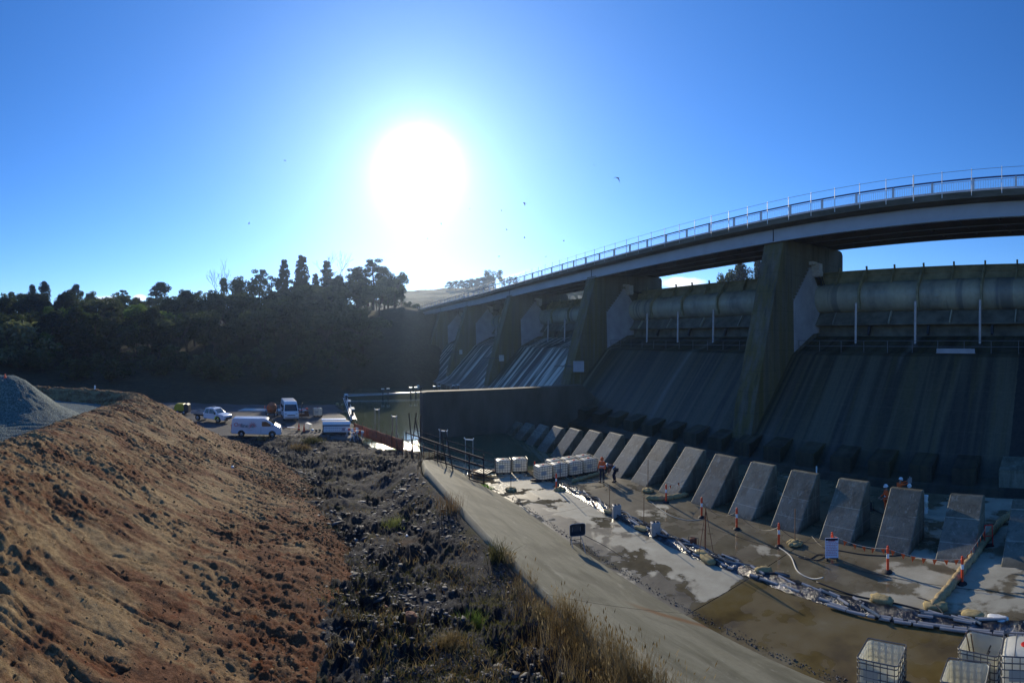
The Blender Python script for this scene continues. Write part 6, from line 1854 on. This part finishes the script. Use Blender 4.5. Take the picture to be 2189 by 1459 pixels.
for k in range(4):
    mb = MB(); mb.box((0, 0, .12), (.9, .12, .05)); o = mb.build('plank', white_paint if k % 2 else timber, None, loc=(p.x + .2 * k, p.y - .8 + .45 * k, p.z + .14 * (k % 2))); o.rotation_euler = (0.2, .1, 1.2 + k * .7); tag(o, ['short timber plank, leftmost of four lying by the lettered van', 'white plank, second of four lying by the lettered van', 'short timber plank, third of four lying by the lettered van', 'white plank, rightmost of four lying by the lettered van'][k], 'plank', 'planks lying by the van')
for k, (px, py) in enumerate(((668, 921), (676, 922), (684, 921))):
    p = pad(px, py); mb = MB(); mb.blob((0, 0, .12), (.5, .35, .26), k, .15, 9, 6); o = mb.build('bag', [white_pl, black_rub, hessian][k], None, smooth=True, loc=p)
    tag(o, ['white bag on the pad left of the container', 'black bag on the pad left of the container', 'brown bag on the pad left of the container'][k], 'bag', 'bags left of the container')
for k, (px, py) in enumerate(((721, 866), (732, 868))):
    p = pad(px, py); mb = MB(); mb.blob((0, 0, .2), (.8, .5, .45), k + 4, .2, 9, 6); o = mb.build('bag', bag_m, None, smooth=True, loc=p); tag(o, ['left pale bag at the water edge behind the container', 'right pale bag at the water edge behind the container'][k], 'bag', 'bags at the water edge')
p = at_r(203, 833, 46.8); mb = MB(); mb.tube([(0, 0, -.2), (0, 0, .42)], .09, 6); o = mb.build('marker_peg', white_paint, None, loc=p); tag(o, 'short white peg on the far rim of the earth bank', 'peg')
p = at_r(11, 806, 37.2); mb = MB(); mb.lathe([(.2, 0), (.17, .05), (.04, .5)], n=10); o = mb.build('traffic_cone', orange_pl, None, loc=p - Vector((0, 0, .25))); tag(o, 'orange cone on top of the gravel pile at the left edge', 'cone')

# ================================================================ BIRDS
def bird(px, py, r, w, ph, i, lab):
    p = at_r(px, py, r); t = -th(px)
    mb = MB(); mb.blob((0, 0, 0), (.16 * w, .5 * w, .14 * w), i, .02, 8, 6)
    for s_ in (-1, 1):
        mb.add([(s_ * .05 * w, .12 * w, .02), (s_ * .05 * w, -.12 * w, .02), (s_ * .32 * w, -.10 * w, (.10 + ph * .2) * w), (s_ * .34 * w, .12 * w, (.11 + ph * .2) * w), (s_ * .62 * w, -.06 * w, (.06 + ph * .45 - .1) * w)],
               [(0, 1, 2, 3), (3, 2, 4), (3, 2, 1, 0), (4, 2, 3)])
    mb.add([(0, -.22 * w, 0), (-.08 * w, -.42 * w, 0), (.08 * w, -.42 * w, 0), (0, -.3 * w, .02)], [(0, 1, 2), (2, 1, 3)])
    o = mb.build('bird', black_rub, None, loc=p); o.rotation_euler = (.2, .25 * math.sin(i), t + 1.2 + .6 * math.sin(i * 2.2)); tag(o, lab, 'bird', 'birds flying in the sky')
bl = [(609, 343, 1.0, 'bird high on the left of the sun'), (532, 478, .9, 'bird low left above the ridge trees'), (701, 438, .6, 'faint bird just left of the sun'), (943, 477, .8, 'faint bird right under the sun'), (914, 510, .7, 'lowest faint bird under the sun'), (1004, 446, .6, 'faint bird right of the sun'),
      (1072, 449, .8, 'small bird left of the larger gliding one'), (1121, 434, 1.5, 'second largest bird, gliding right of the sun'), (1083, 491, 1.1, 'bird below the second largest one'), (1121, 508, 1.0, 'bird right of and below the middle one'), (1067, 547, .9, 'bird low above the far end of the bridge'), (1167, 548, .9, 'bird just above the bridge railing'),
      (1205, 515, .8, 'bird above the railing, farther right'), (1270, 353, .6, 'small bird left of the largest one'), (1320, 380, 2.0, 'the largest bird, highest on the right')]
for i, (px, py, w, lab) in enumerate(bl): bird(px, py, 95, w * .72, math.sin(i * 1.7) * .8, i, lab)

# ================================================================ LOOSE STONES AND GRASS
npr = np.random.RandomState(11)
ico_v = []; 
bm_ = __import__('bmesh').new(); __import__('bmesh').ops.create_icosphere(bm_, subdivisions=1, radius=1.0)
ico_v = np.array([v.co[:] for v in bm_.verts]); ico_f = np.array([[v.index for v in f.verts] for f in bm_.faces]); bm_.free()
def scatter(name, P, S, mat, label, cat, flat=.6, smooth=False):
    n = len(P); d = npr.uniform(.7, 1.25, (n, len(ico_v), 1)); an = npr.uniform(0, 6.28, n)
    base = ico_v[None] * d * np.stack([S * npr.uniform(.7, 1.3, n), S * npr.uniform(.7, 1.3, n), S * flat * npr.uniform(.6, 1.3, n)], -1)[:, None, :]
    tl = npr.uniform(-.5, .5, n); x, y, z = base[..., 0], base[..., 1], base[..., 2]
    c, s = np.cos(tl)[:, None], np.sin(tl)[:, None]; y, z = y * c - z * s, y * s + z * c
    c, s = np.cos(an)[:, None], np.sin(an)[:, None]; x, y = x * c - y * s, x * s + y * c
    V = (np.stack([x, y, z], -1) + P[:, None, :]).reshape(-1, 3); Fq = (ico_f[None] + (np.arange(n) * len(ico_v))[:, None, None]).reshape(-1, 3)
    me = bpy.data.meshes.new(name); me.vertices.add(len(V)); me.vertices.foreach_set('co', V.ravel()); me.loops.add(Fq.size); me.loops.foreach_set('vertex_index', Fq.ravel().astype(np.int32))
    me.polygons.add(len(Fq)); me.polygons.foreach_set('loop_start', np.arange(0, Fq.size, 3, dtype=np.int32)); me.polygons.foreach_set('loop_total', np.full(len(Fq), 3, dtype=np.int32)); me.update(calc_edges=True)
    if smooth: me.polygons.foreach_set('use_smooth', np.ones(len(Fq), dtype=bool))
    me.materials.append(mat); o = bpy.data.objects.new(name, me); COL.objects.link(o); tag(o, label, cat, kind='stuff'); return o
# clods on the bank: pick mesh points with more towards the foot and near the camera
wt = (.05 + ftn ** 1.5 * 1.2 + .5 * np.clip(1 - np.hypot(Xb, Yb) / 14, 0, 1)) * (tt > .5) * (np.hypot(Xb, Yb) < 60)
# weight by distance so that screen density is even
flat = wt.ravel(); flat = flat / flat.sum()
ii = npr.choice(len(flat), 26000, p=flat)
P = np.stack([Xb.ravel()[ii], Yb.ravel()[ii], Zb.ravel()[ii]], -1); P[:, :2] += npr.normal(0, .06, (len(ii), 2))
rr = np.hypot(P[:, 0], P[:, 1]); S = np.exp(npr.normal(-3.75, .5, len(ii))) * np.clip(rr / 18, .75, 2.2)
scatter('earth_clods', P, S, earth_m, 'loose clods and stones scattered over the red earth bank', 'clods')
# rocks on the rocky ground
gx, gy = ROCK[0], ROCK[1]
PXr, Rr = np.meshgrid(gx, gy, indexing='ij'); Xr = Rr * np.sin((PXr - PX0) / F); Yr = Rr * np.cos((PXr - PX0) / F); Zr = ROCK[2]
cl_ = fbm(Xr * .6, Yr * .6, 3, 91)
ok = (Yr < 6.6) & (Rr < 52) & (Yr > -4)
wt = (ok * np.clip((cl_ - .42) * 6, 0.03, 1) * Rr ** .5).ravel(); wt = wt / wt.sum(); ii = npr.choice(len(wt), 9000, p=wt)
P = np.stack([Xr.ravel()[ii], Yr.ravel()[ii], Zr.ravel()[ii]], -1); rr = np.hypot(P[:, 0], P[:, 1]); S = np.exp(npr.normal(-3.1, .55, len(ii))) * np.clip(rr / 18, .6, 1.6)
stone_m = NM('loose_rock'); c = stone_m.ramp(stone_m.noise(1.2, 4, stone_m.vec(world=True)), [(.3, (.022, .022, .025)), (.55, (.065, .064, .066)), (.75, (.20, .195, .19))]); stone_m.bump(stone_m.noise(14, 4, stone_m.vec(world=True)), .7, .03); stone_m = stone_m.set(c, .75, 0, .35)
scatter('rubble', P, S, stone_m, 'flat dark stones and rubble covering the rocky ground', 'rubble', .24)

def blades(name, P, H, mat, label, cat, kind='stuff', parent=None, lean=.35, w=.006, group=None, heads=None):
    n = len(P); an = npr.uniform(0, 6.28, n); ln = npr.normal(0, lean, n); ln2 = npr.normal(0, lean, n)
    H = H * npr.uniform(.55, 1.25, n); wv = np.stack([np.cos(an), np.sin(an), an * 0], -1) * w
    mid = P + np.stack([ln * H * .35, ln2 * H * .35, H * .6], -1); top = P + np.stack([ln * H, ln2 * H, H], -1)
    V = np.stack([P - wv, P + wv, mid + wv * .8, mid - wv * .8, top], 1).reshape(-1, 3); b_ = np.arange(n)[:, None] * 5
    me = bpy.data.meshes.new(name)
    fs = [tuple(q) for q in np.concatenate([b_ + [0, 1, 2, 3]], 1)] + [tuple(q) for q in (b_ + [3, 2, 4])]
    vs = [tuple(v) for v in V]
    if heads is not None:
        k = len(vs); hp = top[:heads]; hn = len(hp)
        d = np.stack([ln[:heads], ln2[:heads], np.ones(hn)], -1); d /= np.linalg.norm(d, axis=1)[:, None]; sv = np.stack([np.cos(an[:heads]), np.sin(an[:heads]), 0 * an[:heads]], -1)
        L = npr.uniform(.06, .15, hn)[:, None]; W_ = npr.uniform(.010, .024, hn)[:, None]
        q = np.stack([hp - d * L * .3, hp + sv * W_ + d * L * .2, hp + d * L, hp - sv * W_ + d * L * .2], 1).reshape(-1, 3)
        vs += [tuple(v) for v in q]; fs += [(k + 4 * i, k + 4 * i + 1, k + 4 * i + 2, k + 4 * i + 3) for i in range(hn)]
    me.from_pydata(vs, [], fs); me.materials.append(mat); o = bpy.data.objects.new(name, me); COL.objects.link(o)
    if parent is not None: o.parent = parent
    else: tag(o, label, cat, group, kind)
    return o
def grassmat(name, a0, a1, a2):
    g_ = NM(name); c = g_.ramp(g_.noise(1.6, 3, g_.vec(world=True)), [(.3, a0), (.5, a1), (.72, a2)]); g_.set(c, .8, 0, .1)
    tr = g_.n('ShaderNodeBsdfTranslucent'); g_.L(c, tr.inputs['Color']); mx = g_.n('ShaderNodeMixShader'); mx.inputs[0].default_value = .4
    g_.L(g_.b.outputs[0], mx.inputs[1]); g_.L(tr.outputs[0], mx.inputs[2]); g_.L(mx.outputs[0], g_.out.inputs['Surface']); return g_.m
straw = grassmat('straw_grass', (.08, .052, .02), (.18, .125, .05), (.38, .31, .17))
greeng = grassmat('green_grass', (.04, .04, .014), (.085, .085, .028), (.17, .15, .065))
leafy = grassmat('fresh_green', (.08, .20, .02), (.14, .32, .03), (.25, .45, .06))
# rough grass over the rocky ground in patches
pt = fbm(Xr * .5 + 9, Yr * .5, 4, 95)
wt = (ok * np.clip((pt - .53) * 14, 0, 1) * Rr ** .3).ravel() + 1e-9; wt = wt / wt.sum(); ii = npr.choice(len(wt), 13000, p=wt)
P = np.stack([Xr.ravel()[ii], Yr.ravel()[ii], Zr.ravel()[ii] - .02], -1); P[:, :2] += npr.normal(0, .05, (len(ii), 2))
blades('rough_grass', P, .11 + .0 * P[:, 0], greeng, 'patches of short dry green grass among the rocks', 'grass', lean=.6, w=.011)
pt = fbm(Xr * .8 + 3, Yr * .8, 4, 97)
wt = (ok * np.clip((pt - .55) * 14, 0, 1) * Rr ** .3).ravel() + 1e-9; wt = wt / wt.sum(); ii = npr.choice(len(wt), 7000, p=wt)
P = np.stack([Xr.ravel()[ii], Yr.ravel()[ii], Zr.ravel()[ii] - .02], -1); P[:, :2] += npr.normal(0, .05, (len(ii), 2))
blades('dry_grass', P, .20 + .0 * P[:, 0], straw, 'patches of straw coloured grass among the rocks', 'grass', lean=.7, w=.010)
# tall seeding grass along the lower end of the apron
u_ = npr.uniform(0, 1, 6000); xs_ = -17.0 + 10.5 * u_ ** .75; yy = 7.0 - np.abs(npr.normal(0, .8, len(u_))) * np.interp(xs_, [-17, -14, -7], [.25, .6, 1.3]) + .1
kk = fbm(xs_ * 1.3, yy * 1.3, 3, 99) > np.interp(xs_, [-17, -14, -10, -6], [.62, .50, .40, .36]); xs_, yy = xs_[kk], yy[kk]
zz = np.array([rock_z(x, y) for x, y in zip(xs_, yy)]) + np.where(yy > 6.6, .25, 0)
P = np.stack([xs_, yy, zz - .05], -1); hh = np.interp(xs_, [-17, -12, -7], [.40, .68, .92])
blades('seeding_grass', P, hh, straw, 'tall dry seeding grass along the lower edge of the apron', 'grass', lean=.26, w=.0038, heads=600)
# tufts that can be told apart
def tuft(px, py, n, h, sp, mat, nm, lab, cat, lean=.35, w=.012, base=None):
    p = rock_at(px, py) if base is None else base
    t = thing(nm, lab, cat, p); Pq = np.zeros((n, 3)); Pq[:, 0] = npr.normal(0, sp, n); Pq[:, 1] = npr.normal(0, sp, n); Pq[:, 2] = -.08
    Pd = Pq.copy()
    blades('blades', Pd, h + 0 * Pq[:, 0], mat, None, None, parent=t, lean=lean, w=w)
tuft(963, 1092, 150, .85, .28, grassmat('brown_reed', (.08, .05, .02), (.15, .10, .05), (.24, .17, .09)), 'reed_clump', 'tall brown reed clump at the bend of the apron edge', 'reeds', .28, .010)
tuft(1063, 1200, 160, .75, .16, greeng, 'grass_tussock', 'spiky grey green tussock against the apron edge', 'grass tussock', .5, .012)
tuft(847, 1122, 300, .34, .28, grassmat('olive_tuft', (.12, .14, .03), (.2, .22, .06), (.3, .3, .12)), 'grass_tussock', 'small bright olive tussock in the middle of the rocks', 'grass tussock', .5, .012)
tuft(668, 945, 500, .5, .5, greeng, 'grass_tussock', 'wide round tussock on the rocks below the container, left one', 'grass tussock', .4, .02)
tuft(640, 962, 400, .45, .4, straw, 'grass_tussock', 'round straw tussock on the rocks below the vans', 'grass tussock', .4, .02)
tuft(965, 1385, 420, .34, .16, straw, 'grass_tussock', 'pale fluffy tussock near the bottom edge above the dark hollow', 'grass tussock', .5, .007)
tuft(1010, 1335, 300, .30, .18, grassmat('green_tuft', (.06, .10, .02), (.11, .17, .035), (.2, .24, .08)), 'grass_tussock', 'green tussock left of the tall seeding grass', 'grass tussock', .5, .007)
tuft(560, 940, 160, .5, .25, straw, 'grass_tussock', 'small straw tussock near the foot of the bank behind', 'grass tussock', .4, .02)
b_ = fl(1034, 1044); tuft(0, 0, 220, .28, .28, leafy, 'weed', 'bright green weed growing at the end of the apron', 'weed', .6, .03, base=b_)
# debris along the apron toe
n = 1500; xs_ = npr.uniform(-30, -4, n) ; yy = 12.62 + np.abs(npr.normal(0, .16, n)); P = np.stack([xs_, yy, np.interp(xs_, [-60, -45, -36, -27], [-11.5, -11.1, -10.62, -10.0]) + .01], -1)
scatter('toe_grit', P, np.exp(npr.normal(-4.3, .45, n)), stone_m, 'grit and small stones washed along the toe of the apron', 'grit', .7)
for (px, py, s_, m_, lab) in ((696, 1385 - 0, .001, None, ''),):
    pass
for i, (px, py, d, m_, lab) in enumerate(((878, 1330, .26, rust, 'rounded orange brown boulder among the dark rocks, larger one'), (825, 1305, .15, rust, 'small orange brown stone left of the larger boulder'), (870, 1147, .10, white_pl, 'small white scrap of litter lying in the rocks'), (498, 999, .16, white_pl, 'white scrap lying on the earth bank below the van'))):
    p = rock_at(px, py) if i < 3 else None
    if p is None:
        t_ = th(px); s_, c_ = math.sin(t_), math.cos(t_); k_ = np.argmin((np.arctan2(Xb, Yb) - t_) ** 2 * 900 + ((HY - F * Zb / np.hypot(Xb, Yb)) - py) ** 2 / 900 + (tt < 1.4) * 9); p = Vector((Xb.ravel()[k_], Yb.ravel()[k_], Zb.ravel()[k_]))
    mb = MB(); mb.blob((0, 0, d * .25), (d * 1.6, d * 1.2, d), i, .12, 10, 7); o = mb.build('boulder' if i < 2 else 'litter', m_, None, smooth=i > 1, loc=p); tag(o, lab, 'boulder' if i < 2 else 'litter')
# ================================================================ AIR
mb = MB(); mb.box((0, 0, 29.5), (5500, 5500, 86))  # haze volume added to imitate the veil of lens flare round the sun
hz = bpy.data.materials.new('haze'); hz.use_nodes = True; ht = hz.node_tree; ht.nodes.clear()
pv = ht.nodes.new('ShaderNodeVolumePrincipled'); ho_ = ht.nodes.new('ShaderNodeOutputMaterial')
pv.inputs['Color'].default_value = (.50, .68, 1.0, 1); pv.inputs['Density'].default_value = .00021; pv.inputs['Anisotropy'].default_value = .72
ht.links.new(pv.outputs[0], ho_.inputs['Volume'])
o = mb.build('haze', hz); tag(o, 'thin added haze standing in for lens flare below the sun', 'haze', kind='stuff')
